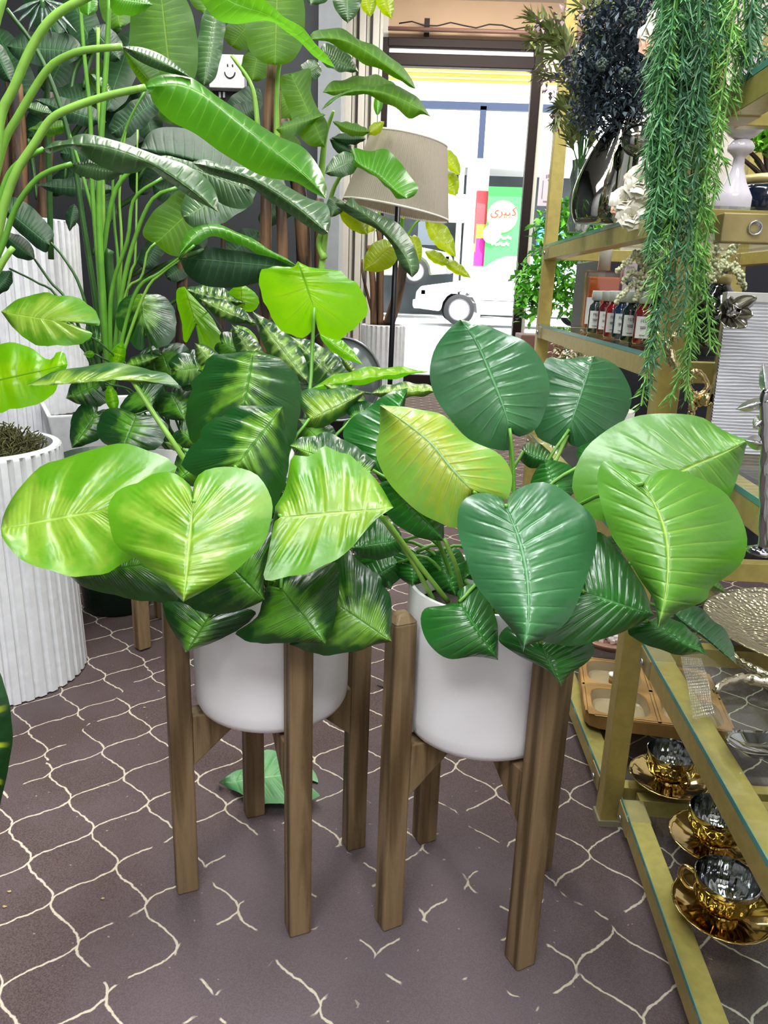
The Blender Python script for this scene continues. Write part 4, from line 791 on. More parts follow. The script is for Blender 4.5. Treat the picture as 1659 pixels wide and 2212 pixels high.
# tree by the lamp in its own fluted planter
C2 = PY(828, 700, 4.4); C2b = (C2.x, 4.4)
fluted(C2b, .12, .125, .80, 26, .006, 'grey-white fluted planter with bare trunks beside the door')
LT = thing('rubber_tree', (C2.x, 4.4, .8), 'small tree with yellow sunlit leaves and brown trunks beside the door, behind the lampshade', 'plant')
for pts, w in (([(808, 705), (806, 620), (800, 560), (796, 530)], 16), ([(822, 705), (822, 620), (824, 560), (815, 470)], 14), ([(838, 705), (858, 640), (872, 560), (868, 500)], 26), ([(812, 705), (785, 600), (782, 560)], 7)):
    pxstem(LT, [(x, y, 4.4) for x, y in pts], (w/F*4.4/2, w/F*4.4/2*.7), BARK, 'trunk', 10)
for P_ in ([(868, 510, 4.4), (880, 400, 4.4), (965, 360, 4.4)], [(872, 520, 4.4), (900, 480, 4.4), (925, 470, 4.4)], [(815, 500, 4.4), (830, 420, 4.4), (905, 300, 4.4)]): pxstem(LT, P_, (.01, .005), STEM)
ll = lambda base, tip, **k: leaf(LT, k.pop('mat', BANY), base, tip, kind=k.pop('kind', 'ovate'), N=9, Y=k.pop('Y', 4.35), wave=.008, **k)
ll((962, 330), (994, 380), w=(16, 14)); ll((962, 378), (985, 424), w=(22, 18)); ll((920, 470), (985, 556), w=(24, 20), kind='lance'); ll((918, 543), (975, 575), w=(14, 12), kind='lance'); ll((955, 560), (1018, 601), w=(13, 11), kind='lance')
ll((890, 512), (905, 572), w=(16, 18)); ll((860, 300), (935, 300), w=(9, 9), kind='lance', mat=BANG); ll((860, 480), (850, 520), w=(14, 14), mat=BANG); ll((875, 470), (868, 440), w=(12, 12)); ll((800, 500), (790, 470), w=(14, 14)); ll((940, 440), (900, 410), w=(18, 18))
# dark leaning disc mirror in front of that planter
mc_ = PY(735, 800, 3.9); mt = thing('round_mirror', (mc_.x, 3.9, CZ), 'round grey smoked mirror leaning behind the plants, left of the fluted planter by the door', 'mirror')
Mm = Matrix.Rotation(math.radians(84), 3, 'X')
m = MB(); m.lathe([(0, 0), (.2, 0), (.2, .015), (0, .015)], 64, c=(mc_.x, 3.9, .55), M=Mm); obj('glass', m, plain('smoked_glass', '#8a9694', .12, metal=.5), mt)
m = MB(); m.lathe([(.2, -.004), (.212, -.004), (.212, .02), (.2, .02), (.2, -.004)], 64, c=(mc_.x, 3.9, .55), M=Mm, close=True); obj('rim', m, plain('pewter', '#8a8e92', .3, metal=.8), mt)
m = MB(); m.box((mc_.x, 3.97, .205), (.25, .1, .4)); obj('foot', m, BLACK, mt, smooth=False)
# floor lamp
LX = PY(848, 600, 3.5).x; LM = thing('floor_lamp', (LX, 3.5, 0), 'black floor lamp with a tilted beige string shade by the doorway', 'lamp')
m = MB(); m.lathe([(0, 0), (.14, 0), (.14, .02), (.02, .03), (0, .03)], 40, c=(LX, 3.5, .0)); obj('base', m, BLACK, LM)
m = MB(); m.tube([(LX, 3.5, .03), (LX+.012, 3.5, 1.38)], .012, 10); obj('pole', m, BLACK, LM)
tt, tb = (PY(803, 285, 3.5)+PY(966, 318, 3.5))/2, (PY(741, 435, 3.5)+PY(969, 473, 3.5))/2
rt, rb = (PY(966, 318, 3.5)-PY(803, 285, 3.5)).length/2, (PY(969, 473, 3.5)-PY(741, 435, 3.5)).length/2
axz = (tt-tb).normalized(); Ms = Vector((0, 0, 1)).rotation_difference(axz).to_matrix(); hh = (tt-tb).length
nf = 150; m = MB(); m.lathe([(rb, 0), (rt, hh), (rt-.004, hh), (rb-.004, 0), (rb, 0)], nf*2, c=tb, M=Ms, fn=lambda r, z, a, i: r+(.0022 if int(round(a/(2*math.pi)*nf*2)) % 2 else 0), close=True)
t_ = NT('string_shade'); bb = t_.bsdf(Base_Color=lin('#b8b0a0'), Roughness=.7); tr_ = t_.N('BsdfTranslucent'); tr_.inputs[0].default_value = lin('#c8bca4'); mx = t_.N('MixShader'); mx.inputs[0].default_value = .35
t_.L(bb.outputs[0], mx.inputs[1]); t_.L(tr_.outputs[0], mx.inputs[2]); t_.L(mx.outputs[0], t_.out.inputs[0]); SHADE = t_.m
obj('shade', m, SHADE, LM, smooth=False)
m = MB()
for zz, rr in ((0, rb), (hh, rt)): m.lathe([(rr-.003, zz-.005), (rr+.003, zz-.005), (rr+.003, zz+.004), (rr-.003, zz+.004), (rr-.003, zz-.005)], 80, c=tb, M=Ms, close=True)
obj('trim_ring', m, plain('shade_trim', '#d6d0c4', .7), LM)
m = MB(); m.tube([tb+axz*.02, tt-axz*.03], .006, 6); m.tube([tb+axz*(hh*.5)+Vector((-rt, 0, 0)), tb+axz*(hh*.5)+Vector((rt, 0, 0))], .003, 6); obj('shade_frame', m, BLACK, LM)
# framed smiling print on the partition
sp_ = PY(500, 158, 4.86); pic = thing('smile_box', (sp_.x, 4.82, sp_.z), 'white wall box with a simple black smile on the dark partition wall', 'picture')
m = MB(); m.box((sp_.x-.02, 4.86, sp_.z), (.20, .08, .17)); obj('box', m, PLASTER, pic, smooth=False, bevel=.004)
m = MB(); cx_, cz_ = sp_.x, sp_.z-.0; A_ = [(cx_+.03*math.cos(a), 4.817, cz_+.035*math.sin(a)+.0) for a in np.linspace(math.pi*1.05, math.pi*1.95, 16)]; m.tube(A_, .0035, 6); obj('smile', m, BLACK, pic)
for dx in (-.012, .016): m = MB(); m.blob((cx_+dx, 4.818, cz_+.028), (.004, .002, .008), 10, 6); obj('eye', m, BLACK, pic)
ol = thing('wall_socket', PY(480, 205, 4.89), 'pair of small white wall switches under the smile box', 'switch')
for xx in (475, 484): p = PY(xx, 205, 4.885); m = MB(); m.box(p, (.012, .012, .03)); obj('switch', m, PLASTER, ol, smooth=False, bevel=.002)
# window ficus
fx = PY(1180, 720, 7.4); FT = thing('potted_tree', (fx.x, 7.4, CZ), 'bright green leafy tree in a brown pot at the shop window', 'plant')
def leafcloud(parent, pts, n, L, w, mat, spread, name='foliage', seed=1, down=0, kind=None):
    random.seed(seed); m = MB(); pts = [Vector(p) for p in pts]
    for i in range(n):
        c = random.choice(pts); u = Vector((random.gauss(0, 1), random.gauss(0, 1), random.gauss(0, 1))); u.normalize(); u *= spread*random.random()**.4
        d = Vector((random.gauss(0, 1), random.gauss(0, 1), random.gauss(0, 1)-down))
        m.blade(c+u, d, L*random.uniform(.6, 1.2), w*random.uniform(.7, 1.2), up=(random.random()-.5, random.random()-.5, 1))
    o = obj(name, m, mat, parent, smooth=False)
    return o
FIC = plain('ficus_leaf', '#5cb030', .4, var=.3, bscale=30)
leafcloud(FT, [PY(x, y, 7.4) for x, y in ((1190, 500), (1215, 470), (1185, 560), (1150, 600), (1210, 600), (1240, 530), (1170, 640), (1230, 650), (1145, 660), (1290, 470), (1280, 600), (1300, 540))], 1500, .10, .055, FIC, .17, down=.3)
m = MB(); m.tube([(fx.x, 7.4, .3), PY(1180, 600, 7.4), PY(1200, 500, 7.4)], .012, 6); obj('trunk', m, BARK, FT)
m = MB(); pz = PY(1165, 722, 7.4).z; m.box((fx.x-.05, 7.4, (pz+CZ)/2), (.42, .4, pz-CZ)); o_ = obj('brown_planter', m, plain('brown_planter', '#6a4a40', .6), smooth=False, bevel=.01, loc=(fx.x, 7.4, CZ)); tag(o_, 'square brown planter under the window tree', 'planter')
# ------------------------------------------------------------------ brass shelf units
FX, BX = .44, 1.02; PW = .038
def unit(label, ya, yb, levels, ztop, name='display_shelf', side=(), FX=FX, turn=0, posts=True):
    t = thing(name, ((FX+BX)/2, (ya+yb)/2, 0), label, 'shelf', 'brass display shelves')
    for X in (FX, BX):
        for Yy in ((ya, yb) if posts else (ya,)):
            m = MB(); m.box((X, Yy, ztop/2+CZ), (PW, PW, ztop)); obj('post', m, GOLD, t, smooth=False, bevel=.0015)
            m = MB(); m.box((X, Yy, CZ+.006), (.046, .046, .012)); obj('foot', m, plain('frayed_felt', '#8a8468', .95, bump=1, bscale=200), t, smooth=False)
    for z in levels:
        for X in (FX, BX):
            m = MB(); m.box((X+(.003 if X == FX else -.003), (ya+yb)/2, z-.022), (.040, yb-ya-PW*.9, .034)); obj('rail', m, GOLD, t, smooth=False, bevel=.001)
            for Yy in (ya+.045, yb-.045):
                m = MB(); m.box((X+(.003 if X == FX else -.003), Yy, z-.0225), (.044, .065, .036)); c = obj('connector', m, GOLDD, t, smooth=False, bevel=.002)
                m = MB(); m.lathe([(0, 0), (.006, 0), (.007, .003), (.004, .004), (.003, .002), (0, .002)], 16, c=(X-.022, Yy, z-.022), M=Matrix.Rotation(-math.pi/2, 3, 'Y')); obj('bolt', m, SILVER, c)
        for Yy in (ya, yb):
            m = MB(); m.box(((FX+BX)/2, Yy, z-.022), (BX-FX-PW, .026, .034)); obj('rail', m, GOLD, t, smooth=False, bevel=.001)
        m = MB(); m.box(((FX+BX)/2, (ya+yb)/2, z-.001), (BX-FX+.032, yb-ya-.036, .008)); g = obj('glass_shelf', m, GLASS, t, smooth=False)
        m = MB()
        m.box((FX-.0168, (ya+yb)/2, z-.001), (.0012, yb-ya-.036, .0082)); obj('glass_edge', m, GEDGE, g, smooth=False)
    for z in side:
        m = MB(); m.box(((FX+BX)/2, yb, z), (BX-FX-PW, .03, .036)); obj('rail', m, GOLD, t, smooth=False, bevel=.001)
        m = MB(); m.box((FX+.055, yb-.003, z), (.085, .034, .042)); c = obj('connector', m, GOLDD, t, smooth=False, bevel=.002)
        m = MB(); m.lathe([(.004, -.004), (.008, 0), (.010, .004), (.011, .002), (.011, -.002), (.004, -.004)], 24, c=(FX+.06, yb-.022, z), M=Matrix.Rotation(math.pi/2, 3, 'X'), close=True); m.lathe([(0, -.003), (.005, -.003)], 16, c=(FX+.06, yb-.021, z), M=Matrix.Rotation(math.pi/2, 3, 'X')); obj('bolt', m, SILVER, c)
    if turn:
        Rt = Matrix.Rotation(turn, 3, 'Z'); pv = Vector((FX, yb, 0)); l_ = Vector(t['_w']); t.location = pv+Rt @ (l_-pv); t.rotation_euler = (0, 0, turn)
    return t
ZA, ZB, ZN, ZM, ZL, ZT = 1.14, .905, .772, .412, .092, 1.285
unit('brass and glass shelf unit on the right nearer the window, holding vases and bottles', 1.305, 2.52, (ZL, .56, ZB, ZA), 2.1)
unit('brass and glass shelf unit at the right edge, nearest the camera, holding gold cups', .18, 1.268, (ZL, ZM, ZN, ZT), 2.1, side=(1.105,), FX=.462, turn=math.radians(-2.6), posts=False)

# ------------------------------------------------------------------ gold cups and saucers
def make_cup(loc, label):
    t = thing('teacup', loc, label, 'cup', 'gold glass teacups'); x, y, z = loc
    def fn(r, zz, a, i): return r*(1+(.05*abs(math.cos(a*8))-.025 if 3 <= i <= 7 else 0))
    prof = [(0, .0), (.021, 0), (.023, .004), (.021, .008), (.029, .013), (.0385, .021), (.043, .031), (.0455, .044), (.0455, .052), (.0465, .054), (.047, .066)]
    m = MB(); m.lathe(prof, 96, c=loc, fn=fn, close=True); obj('body', m, CUPG, t, autos=50)
    inn = [(.047, .066), (.0455, .0665), (.044, .060), (.043, .040), (.037, .024), (.022, .014), (0, .012)]
    m = MB(); m.lathe(inn, 96, c=loc, fn=lambda r, zz, a, i: r*(1+(.03*abs(math.cos(a*8))-.015 if i >= 3 else 0)), close=True); obj('lining', m, CUPS, t, autos=50)
    m = MB(); m.tube(catmull([(x+.043, y, z+.052), (x+.060, y, z+.056), (x+.066, y, z+.040), (x+.054, y, z+.024), (x+.040, y, z+.022)], 18), .0035, 10); obj('handle', m, CUPG, t)
    return t
def make_saucer(loc, label):
    t = thing('saucer', loc, label, 'saucer', 'gold saucers')
    m = MB(); m.lathe([(0, 0), (.024, 0), (.026, .002), (.045, .006), (.068, .013), (.073, .0165), (.074, .018), (.072, .0185), (.066, .0155), (.045, .009), (.026, .0055), (.022, .0045), (0, .0045)], 96, c=loc, fn=lambda r, z, a, i: r*(1+.006*math.cos(a*24)*(1 if 3 < i < 9 else 0))); obj('dish', m, CUPG, t)
    return t
cc = [(.520, .972), (.567, 1.128), (.546, 1.300)]
zs = ZL+.004
sc_ = make_saucer((cc[0][0], cc[0][1], zs), 'gold saucer under the nearest gold cup on the bottom glass shelf')
cp_ = make_cup((cc[0][0], cc[0][1], zs+.0046), 'fluted gold cup nearest the camera on the bottom glass shelf'); cp_.rotation_euler = (0, 0, math.radians(150))
copy_tree(sc_, (cc[1][0], cc[1][1], zs), .5, 'gold saucer under the middle of the three gold cups'); copy_tree(sc_, (cc[2][0], cc[2][1], zs), 1, 'gold saucer under the gold cup farthest away, beside the brass post')
copy_tree(cp_, (cc[1][0], cc[1][1], zs+.0046), math.radians(60), 'middle gold cup of the three on the bottom glass shelf'); copy_tree(cp_, (cc[2][0], cc[2][1], zs+.0046), math.radians(-80), 'gold cup farthest away, just right of the brass post')
# ------------------------------------------------------------------ plywood tray with four wells
def tray():
    cx, cy, rz = .60, 1.60, math.radians(-9); w, d, h = .31, .285, .034; z0 = zs
    t = thing('serving_tray', (cx, cy, z0), 'layered plywood tray with four rounded wells and white knobs on the bottom shelf', 'tray')
    R = Matrix.Rotation(rz, 3, 'Z'); T = lambda x, y, z: R @ Vector((x, y, z))+Vector((cx, cy, z0)) 
    def sq(a, hw, hd, p): c, s = math.cos(a), math.sin(a); k = (abs(c)**p+abs(s)**p)**(-1/p); return hw*c*k, hd*s*k
    m = MB(); n = 64; rings = []
    for (g, z) in ((.004, 0), (0, .003), (0, h-.003), (.004, h)): rings.append([T(*sq(2*math.pi*k/n, w/2-g, d/2-g, 9), z) for k in range(n)])
    vs = [p for r in rings for p in r]; fs = [tuple(range(n))[::-1]]+[(i*n+k, i*n+(k+1) % n, (i+1)*n+(k+1) % n, (i+1)*n+k) for i in range(3) for k in range(n)]
    m.add(vs, fs)
    # top face with wells: per quadrant ring between cell rectangle and well
    tt_ = NT('ply_edge')
    for qx in (-1, 1):
        for qy in (-1, 1):
            ox, oy = qx*w*.245, qy*d*.245; hw, hd = w*.245-.003, d*.245-.003
            def P(a, f, z, p): x_, y_ = sq(a, hw*f, hd*f, p); return T(ox+x_, oy+y_, z)
            rr = [[P(2*math.pi*k/n, 1.0, h, 40) for k in range(n)], [P(2*math.pi*k/n, .86, h, 4) for k in range(n)], [P(2*math.pi*k/n, .84, h-.002, 4) for k in range(n)], [P(2*math.pi*k/n, .76, h-.022, 4) for k in range(n)], [P(2*math.pi*k/n, .70, h-.025, 4) for k in range(n)]]
            b = m.add([p for r in rr for p in r], [(i*n+k, i*n+(k+1) % n, (i+1)*n+(k+1) % n, (i+1)*n+k) for i in range(2) for k in range(n)])
            for i in (2, 3): m.f += [[b+i*n+k, b+i*n+(k+1) % n, b+(i+1)*n+(k+1) % n, b+(i+1)*n+k] for k in range(n)]; m.mi += [1]*n
            m.f.append([b+4*n+k for k in range(n)]); m.mi.append(1)
    for x0, x1, y0, y1 in ((-w/2+.002, w/2-.002, -.004, .004), (-.004, .004, -d/2+.002, d/2-.002), (-w/2+.001, -w/2+.007, -d/2+.02, d/2-.02), (w/2-.007, w/2-.001, -d/2+.02, d/2-.02), (-w/2+.02, w/2-.02, -d/2+.001, -d/2+.008), (-w/2+.02, w/2-.02, d/2-.008, d/2-.001)):
        m.add([T(x0, y0, h), T(x1, y0, h), T(x1, y1, h), T(x0, y1, h)], [(0, 1, 2, 3)])
    tt_.n.clear(); bpy.data.materials.remove(tt_.m)
    obj('board', m, [TRAYW, plain('well_lining', '#9a8a6a', .35, var=.1)], t, smooth=False)
    for qx in (-1, 1):
        for qy in (-1, 1):
            c = T(qx*w*.245, qy*d*.245, h-.025); m = MB(); m.lathe([(.009, 0), (.009, .018), (0, .018)], 20, c=c); k_ = obj('knob', m, TRAYW, t); m = MB(); m.lathe([(.010, .018), (.0108, .020), (.010, .024), (0, .025)], 20, c=c); obj('cap', m, CERW, k_)
tray()
# pink bowl with crystals
bc = (.60, 1.93, zs); t = thing('stone_bowl', bc, 'pinkish wooden bowl of white crystals behind the plywood tray', 'bowl')
m = MB(); m.lathe([(0, 0), (.06, 0), (.09, .008), (.115, .03), (.112, .034), (.09, .018), (0, .012)], 64, c=bc); obj('bowl', m, plain('rose_wood', '#a87c6c', .5, var=.1), t)
m = MB(); random.seed(5)
for i in range(90): a_, r_ = random.random()*6.28, .06*math.sqrt(random.random()); m.blob((bc[0]+r_*math.cos(a_), bc[1]+r_*math.sin(a_), bc[2]+.02+random.random()*.035*(1-r_/.07)), .009, 5, 3, .7)
o_ = obj('crystals', m, plain('white_crystal', '#e8dedc', .3, bump=.4), smooth=False, loc=(bc[0], bc[1], bc[2]+.02)); tag(o_, 'heap of white crystals in the pinkish bowl', 'crystals', kind='stuff')
# ------------------------------------------------------------------ near unit: middle shelf
zm = ZM+.004; pc_ = (.80, 1.33, zm)
pc_ = (.735, 1.32-.17, zm)
t = thing('hammered_plate', pc_, 'large hammered champagne-silver plate on the middle glass shelf', 'plate')
tm_ = NT('hammered_metal'); vo = tm_.N('TexVoronoi'); vo.inputs['Scale'].default_value = 110; tcc = tm_.N('TexCoord'); tm_.L(tcc.outputs['Object'], vo.inputs[0]); bb = tm_.bsdf(Base_Color=lin('#c0b69c'), Roughness=.28, Metallic=.9); tm_.L(tm_.bump(vo.outputs[0], 1.0, .004), bb.inputs['Normal'])
m = MB(); m.lathe([(0, 0), (.12, 0), (.165, .014), (.19, .026), (.192, .028), (.188, .029), (.16, .018), (.12, .005), (0, .005)], 96, c=(.76, 1.33-.05, zm)); obj('dish', m, tm_.m, t)
def branch(parent, name, pts, r, mat, n=10, jit=.002):
    P = catmull([tuple(p) for p in pts], 24); rs = [(r[0]+(r[1]-r[0])*i/23)*random.uniform(.85, 1.15) for i in range(24)]
    P = [Vector(p)+Vector((random.uniform(-jit, jit), random.uniform(-jit, jit), random.uniform(-jit, jit))) for p in P]
    m = MB(); m.tube(P, rs, n); return obj(name, m, mat, parent)
DW0 = PZ(1600, 1480, zm); t = thing('driftwood_branch', DW0, 'silver-leafed driftwood branch lying in front of the hammered plate', 'ornament')
DWM = plain('silver_driftwood', '#c2bca6', .2, metal=1, bump=.8, bscale=90)
branch(t, 'branch', [PZ(1545, 1490, zm+.008), PZ(1580, 1470, zm+.012), PZ(1620, 1464, zm+.014), PZ(1670, 1480, zm+.012), PZ(1760, 1500, zm+.01)], (.006, .011), DWM)
branch(t, 'branch', [PZ(1585, 1415, zm+.01), PZ(1615, 1440, zm+.012), PZ(1660, 1462, zm+.014), PZ(1720, 1480, zm+.012)], (.006, .010), DWM)
bw = PZ(1510, 1500, zm); t = thing('bubble_wrap', (bw.x, bw.y, zm), 'strip of clear bubble wrap on the middle glass shelf edge', 'bubble wrap')
m = MB(); random.seed(9); c0, c1, c2, c3 = [PZ(*q, zm+.002) for q in ((1470, 1420), (1515, 1425), (1548, 1545), (1498, 1560))]
nu, nv = 40, 90; vs = []
for j in range(nv):
    for i in range(nu):
        a_, b_2 = i/(nu-1), j/(nv-1); p = (c0*(1-a_)+c1*a_)*(1-b_2)+(c3*(1-a_)+c2*a_)*b_2
        vs.append(p+Vector((0, .004*math.sin(b_2*9), .0022*abs(math.sin(i*.8))*abs(math.sin(j*.8))+.003*math.sin(b_2*5)*a_+.002)))
m.add(vs, [(j*nu+i, j*nu+i+1, (j+1)*nu+i+1, (j+1)*nu+i) for j in range(nv-1) for i in range(nu-1)])
obj('sheet', m, glassy('bubble_film', (.93, .93, .95), .28, .25), t)
sb_ = PZ(1625, 1625, zm); t = thing('silver_dish', (sb_.x, sb_.y, zm), 'small mirrored silver leaf dish at the right edge of the middle shelf', 'dish')
m = MB(); m.lathe([(0, 0), (.02, .0), (.034, .012), (.038, .016), (.033, .013), (.018, .004), (0, .004)], 48, c=(sb_.x+.01, sb_.y, zm), fn=lambda r, z, a, i: r*(1+.25*math.cos(a*2))); obj('dish', m, CUPS, t)
# ------------------------------------------------------------------ near unit: upper glass with ribbed frame, lotus, leaf stem
zn = ZN+.004
fx0 = .470; fr_ = thing('decorative_plaque', (fx0+.13, 1.165, zn), 'silver ribbed panel with a metal lotus on its corner, standing on the right shelf', 'ornament')
Mf = Matrix.Translation((fx0, 1.165, zn)) @ Matrix.Rotation(math.radians(-2), 4, 'Z') @ Matrix.Rotation(math.radians(86), 4, 'X')
m = MB(); nr = 46; hp = .222; wp = .30; vs = []; random.seed(11)
nx_ = 12
for j in range(nr*4+1):
    for i in range(nx_+1):
        zoff = .0022*math.sin(j*math.pi/2+.35*math.sin(i*1.1+j*.03))+.0006*random.random(); vs.append(Mf @ Vector((wp*i/nx_, hp*j/(nr*4)+.0006*math.sin(i*1.7+j*.2), zoff)))
m.add(vs, [(j*(nx_+1)+i, j*(nx_+1)+i+1, (j+1)*(nx_+1)+i+1, (j+1)*(nx_+1)+i) for j in range(nr*4) for i in range(nx_)])
obj('ribbed_face', m, plain('ribbed_silver', '#e2e4ea', .33, metal=.6), fr_)
m = MB(); m.prism([(0, 0), (wp, 0), (wp, hp), (0, hp)], -.012, Mf @ Matrix.Translation((0, 0, -.003))); obj('panel', m, SILVER, fr_, smooth=False)
m = MB(); m.prism([(-.002, hp), (wp+.002, hp), (wp+.002, hp+.014), (-.002, hp+.014)], -.02, Mf @ Matrix.Translation((0, 0, .004))); obj('top_rail', m, plain('frosted_silver', '#c8c8c4', .4, metal=.7), fr_, smooth=False, bevel=.001)
lc = PY(1577, 672, 1.145); lo = thing('x', lc, 'x', 'x'); bpy.data.objects.remove(lo)
mpet = plain('lotus_metal', '#a8a69c', .2, metal=1)
def petal(L, w, ang, tilt, c, cup=.35):
    m = MB(); vs = []; fs = []; nu, nv = 10, 7
    Rz = Matrix.Rotation(ang, 3, 'Y') @ Matrix.Rotation(tilt, 3, 'X')
    for i in range(nu+1):
        u = i/nu; ww = w*math.sin(math.pi*min(u*.9+.07, 1))**.75*(1-.15*u)
        for j in range(nv):
            s = -1+2*j/(nv-1); p = Vector((s*ww/2, -L*(.30*u*u-cup*abs(s)*ww/L*.5), L*u)); vs.append(Rz @ p+c)
    for i in range(nu):
        for j in range(nv-1): fs.append((i*nv+j, i*nv+j+1, (i+1)*nv+j+1, (i+1)*nv+j))
    m.add(vs, fs); return m
for i, (ang, L, w_) in enumerate(((-40, .036, .026), (42, .042, .026), (-95, .03, .024), (95, .032, .024), (-140, .032, .026), (140, .034, .026), (178, .03, .026))):
    pm = petal(L, w_, math.radians(ang), math.radians(32), lc+Vector((0, 0, -.002))); o = obj('petal', pm, mpet, fr_); md = o.modifiers.new('s', 'SOLIDIFY'); md.thickness = .0012
for i in range(4):
    pm = petal(.02, .02, math.radians(i*90+20), math.radians(62), lc+Vector((0, -.004, 0))); o = obj('petal', pm, mpet, fr_); md = o.modifiers.new('s', 'SOLIDIFY'); md.thickness = .001
m = MB(); m.blob((lc.x, lc.y-.008, lc.z), .008, 12, 8, .25); obj('centre', m, SILVER, fr_)
ls = PZ(1648, 1195, zn); lst = thing('leaf_candlestick', (ls.x, ls.y, zn), 'polished silver stem with metal leaves at the right edge of the upper glass shelf', 'ornament')
yy = ls.y
branch(lst, 'stem', [(ls.x, ls.y, zn), PY(1650, 1120, yy), PY(1650, 1020, yy), PY(1652, 930, yy), PY(1650, 880, yy), PY(1655, 840, yy)], (.005, .0035), CUPS, 10, .001)
m = MB(); m.lathe([(0, 0), (.014, 0), (.015, .003), (.008, .006), (0, .006)], 40, c=(ls.x, ls.y, zn)); obj('base', m, CUPS, lst)
for bs_, tp_, w_ in (((1655, 845), (1648, 782), 13), ((1650, 868), (1588, 885), 13), ((1650, 905), (1626, 925), 16), ((1650, 960), (1607, 950), 16), ((1652, 870), (1700, 840), 12)): leaf(lst, SILVER, bs_, tp_, w=w_, kind='ovate', Y=yy-.003, k=.4, N=4, amp=.001, wave=.001, rows=16, cols=4)
ag = PY(1528, 862, 1.2); an = thing('antler_holder', (ag.x, 1.2, zn), 'champagne-gold branch-shaped ring ornament beside the ribbed panel', 'ornament')
branch(an, 'ring', [PY(1498, 800, 1.2), PY(1515, 806, 1.2), PY(1527, 830, 1.2), PY(1520, 850, 1.2), PY(1500, 852, 1.2), PY(1488, 838, 1.2), PY(1490, 812, 1.2), PY(1500, 800, 1.2)], (.004, .005), CHAMP)
branch(an, 'arm', [PY(1490, 850, 1.2), PY(1510, 866, 1.2), PY(1532, 860, 1.18)], (.007, .009), CHAMP); branch(an, 'prong', [PY(1498, 870, 1.2), PY(1490, 905, 1.22), (PY(1488, 930, 1.22).x, 1.22, zn)], (.006, .005), CHAMP)
branch(an, 'prong', [PY(1492, 845, 1.2), PY(1455, 780, 1.22), PY(1440, 745, 1.24), PY(1418, 722, 1.25)], (.005, .006), CHAMP); branch(an, 'prong', [PY(1440, 745, 1.24), PY(1470, 715, 1.24), PY(1490, 700, 1.25)], (.004, .006), CHAMP); branch(an, 'prong', [PY(1440, 745, 1.24), PY(1444, 775, 1.24), PY(1452, 790, 1.24)], (.006, .003), CHAMP)

# ------------------------------------------------------------------ far unit: level with bottles
zb_ = ZB+.004
def base_on(x, y, X): p = PX(x, y, X); return p.y
def small_bottle(x, X, liq, label, first=[None]):
    yv = PX(x, 720, X).y; r = .017; c = (X, yv, zb_)
    t = thing('oil_bottle', c, label, 'bottle', 'small fragrance bottles in a row')
    m = MB(); m.lathe([(0, 0), (r*.92, 0), (r, .003), (r, .058), (r*.93, .066), (r*.5, .074), (r*.45, .08), (0, .08)], 32, c=c); obj('glass_body', m, plain('liquid_'+liq[1:], liq, .06, coat=.8, spec=.6), t)
    m = MB(); m.lathe([(0, .078), (r*.5, .078), (r*.72, .080), (r*.74, .100), (r*.70, .102), (0, .102)], 32, c=c); obj('cap', m, plain('frosted_cap', '#cfd6d0', .4), t)
    m = MB(); k0, k1 = -2.65, -.95
    n = 14; vs = []
    for zz in (.012, .054):
        for i in range(n+1): a = k0+(k1-k0)*i/n; vs.append((c[0]+(r+.0006)*math.cos(a), c[1]+(r+.0006)*math.sin(a), c[2]+zz))
    m.add(vs, [(i, i+1, n+2+i, n+1+i) for i in range(n)]); lb = obj('label_sheet', m, plain('bottle_label', '#d4d6d2', .6), t)
    textmesh('lettering', 'FEL', .0085, plain('label_ink', '#4a5058', .6), Matrix.Translation((c[0]-.004, c[1]-r-.0012, c[2]+.045)) @ Matrix.Rotation(math.radians(-14), 4, 'Z') @ FACE, lb)
    m = MB()
    for dz, ww in ((.034, .013), (.031, .011), (.018, .012)): m.box((c[0]-.004, c[1]-r-.0009, c[2]+dz), (ww, .0004, .0012))
    obj('print', m, plain('label_ink', '#4a5058', .6), lb, smooth=False)
    return t
for x, X, liq, lab in ((1282, .475, '#22302c', 'dark green fragrance bottle at the window end of the small bottle row'), (1303, .487, '#5a1020', 'wine-red fragrance bottle, second in the small bottle row from the window'), (1320, .47, '#7a0c1c', 'bright red fragrance bottle, third in the row from the window'),
                       (1338, .478, '#0c2a4a', 'blue fragrance bottle in the small bottle row'), (1358, .470, '#101c1c', 'black-green fragrance bottle between the blue and the dark red ones'), (1386, .475, '#6a0c14', 'dark red fragrance bottle nearest the hanging plant')):
    small_bottle(x, X, liq, lab)
ry = PX(1292, 700, .535).y; t = thing('reed_diffuser', (.535, ry, zb_), 'large square glass bottle of amber liquid behind the small bottles', 'bottle')
m = MB(); m.box((.535, ry, zb_+.078), (.092, .05, .156)); obj('glass_body', m, glassy('diffuser_glass', (.96, .9, .86), .1), t, smooth=False, bevel=.006)
tl_ = NT('amber_liquid'); gb = tl_.N('BsdfGlass'); gb.inputs[0].default_value = lin('#e06a30'); gb.inputs['IOR'].default_value = 1.1; tl_.L(gb.outputs[0], tl_.out.inputs[0])
m = MB(); m.box((.535, ry, zb_+.072), (.084, .042, .134)); obj('liquid', m, plain('amber', '#c0602a', .1, coat=.6), t, smooth=False, bevel=.004)
m = MB(); m.lathe([(0, .156), (.017, .156), (.016, .20), (.018, .205), (.018, .225), (0, .225)], 32, c=(.535, ry, zb_)); obj('neck', m, plain('frosted_neck', '#d8d2c4', .25), t)
m = MB(); m.box((.50, ry-.0265, zb_+.05), (.018, .001, .07)); obj('label_sheet', m, plain('bottle_label', '#d4d6d2', .6), t, smooth=False)
by = PX(1352, 640, .60).y; t = thing('slim_box', (.60, by, zb_), 'slim pinkish carton standing behind the bottles under the white plumes', 'box')
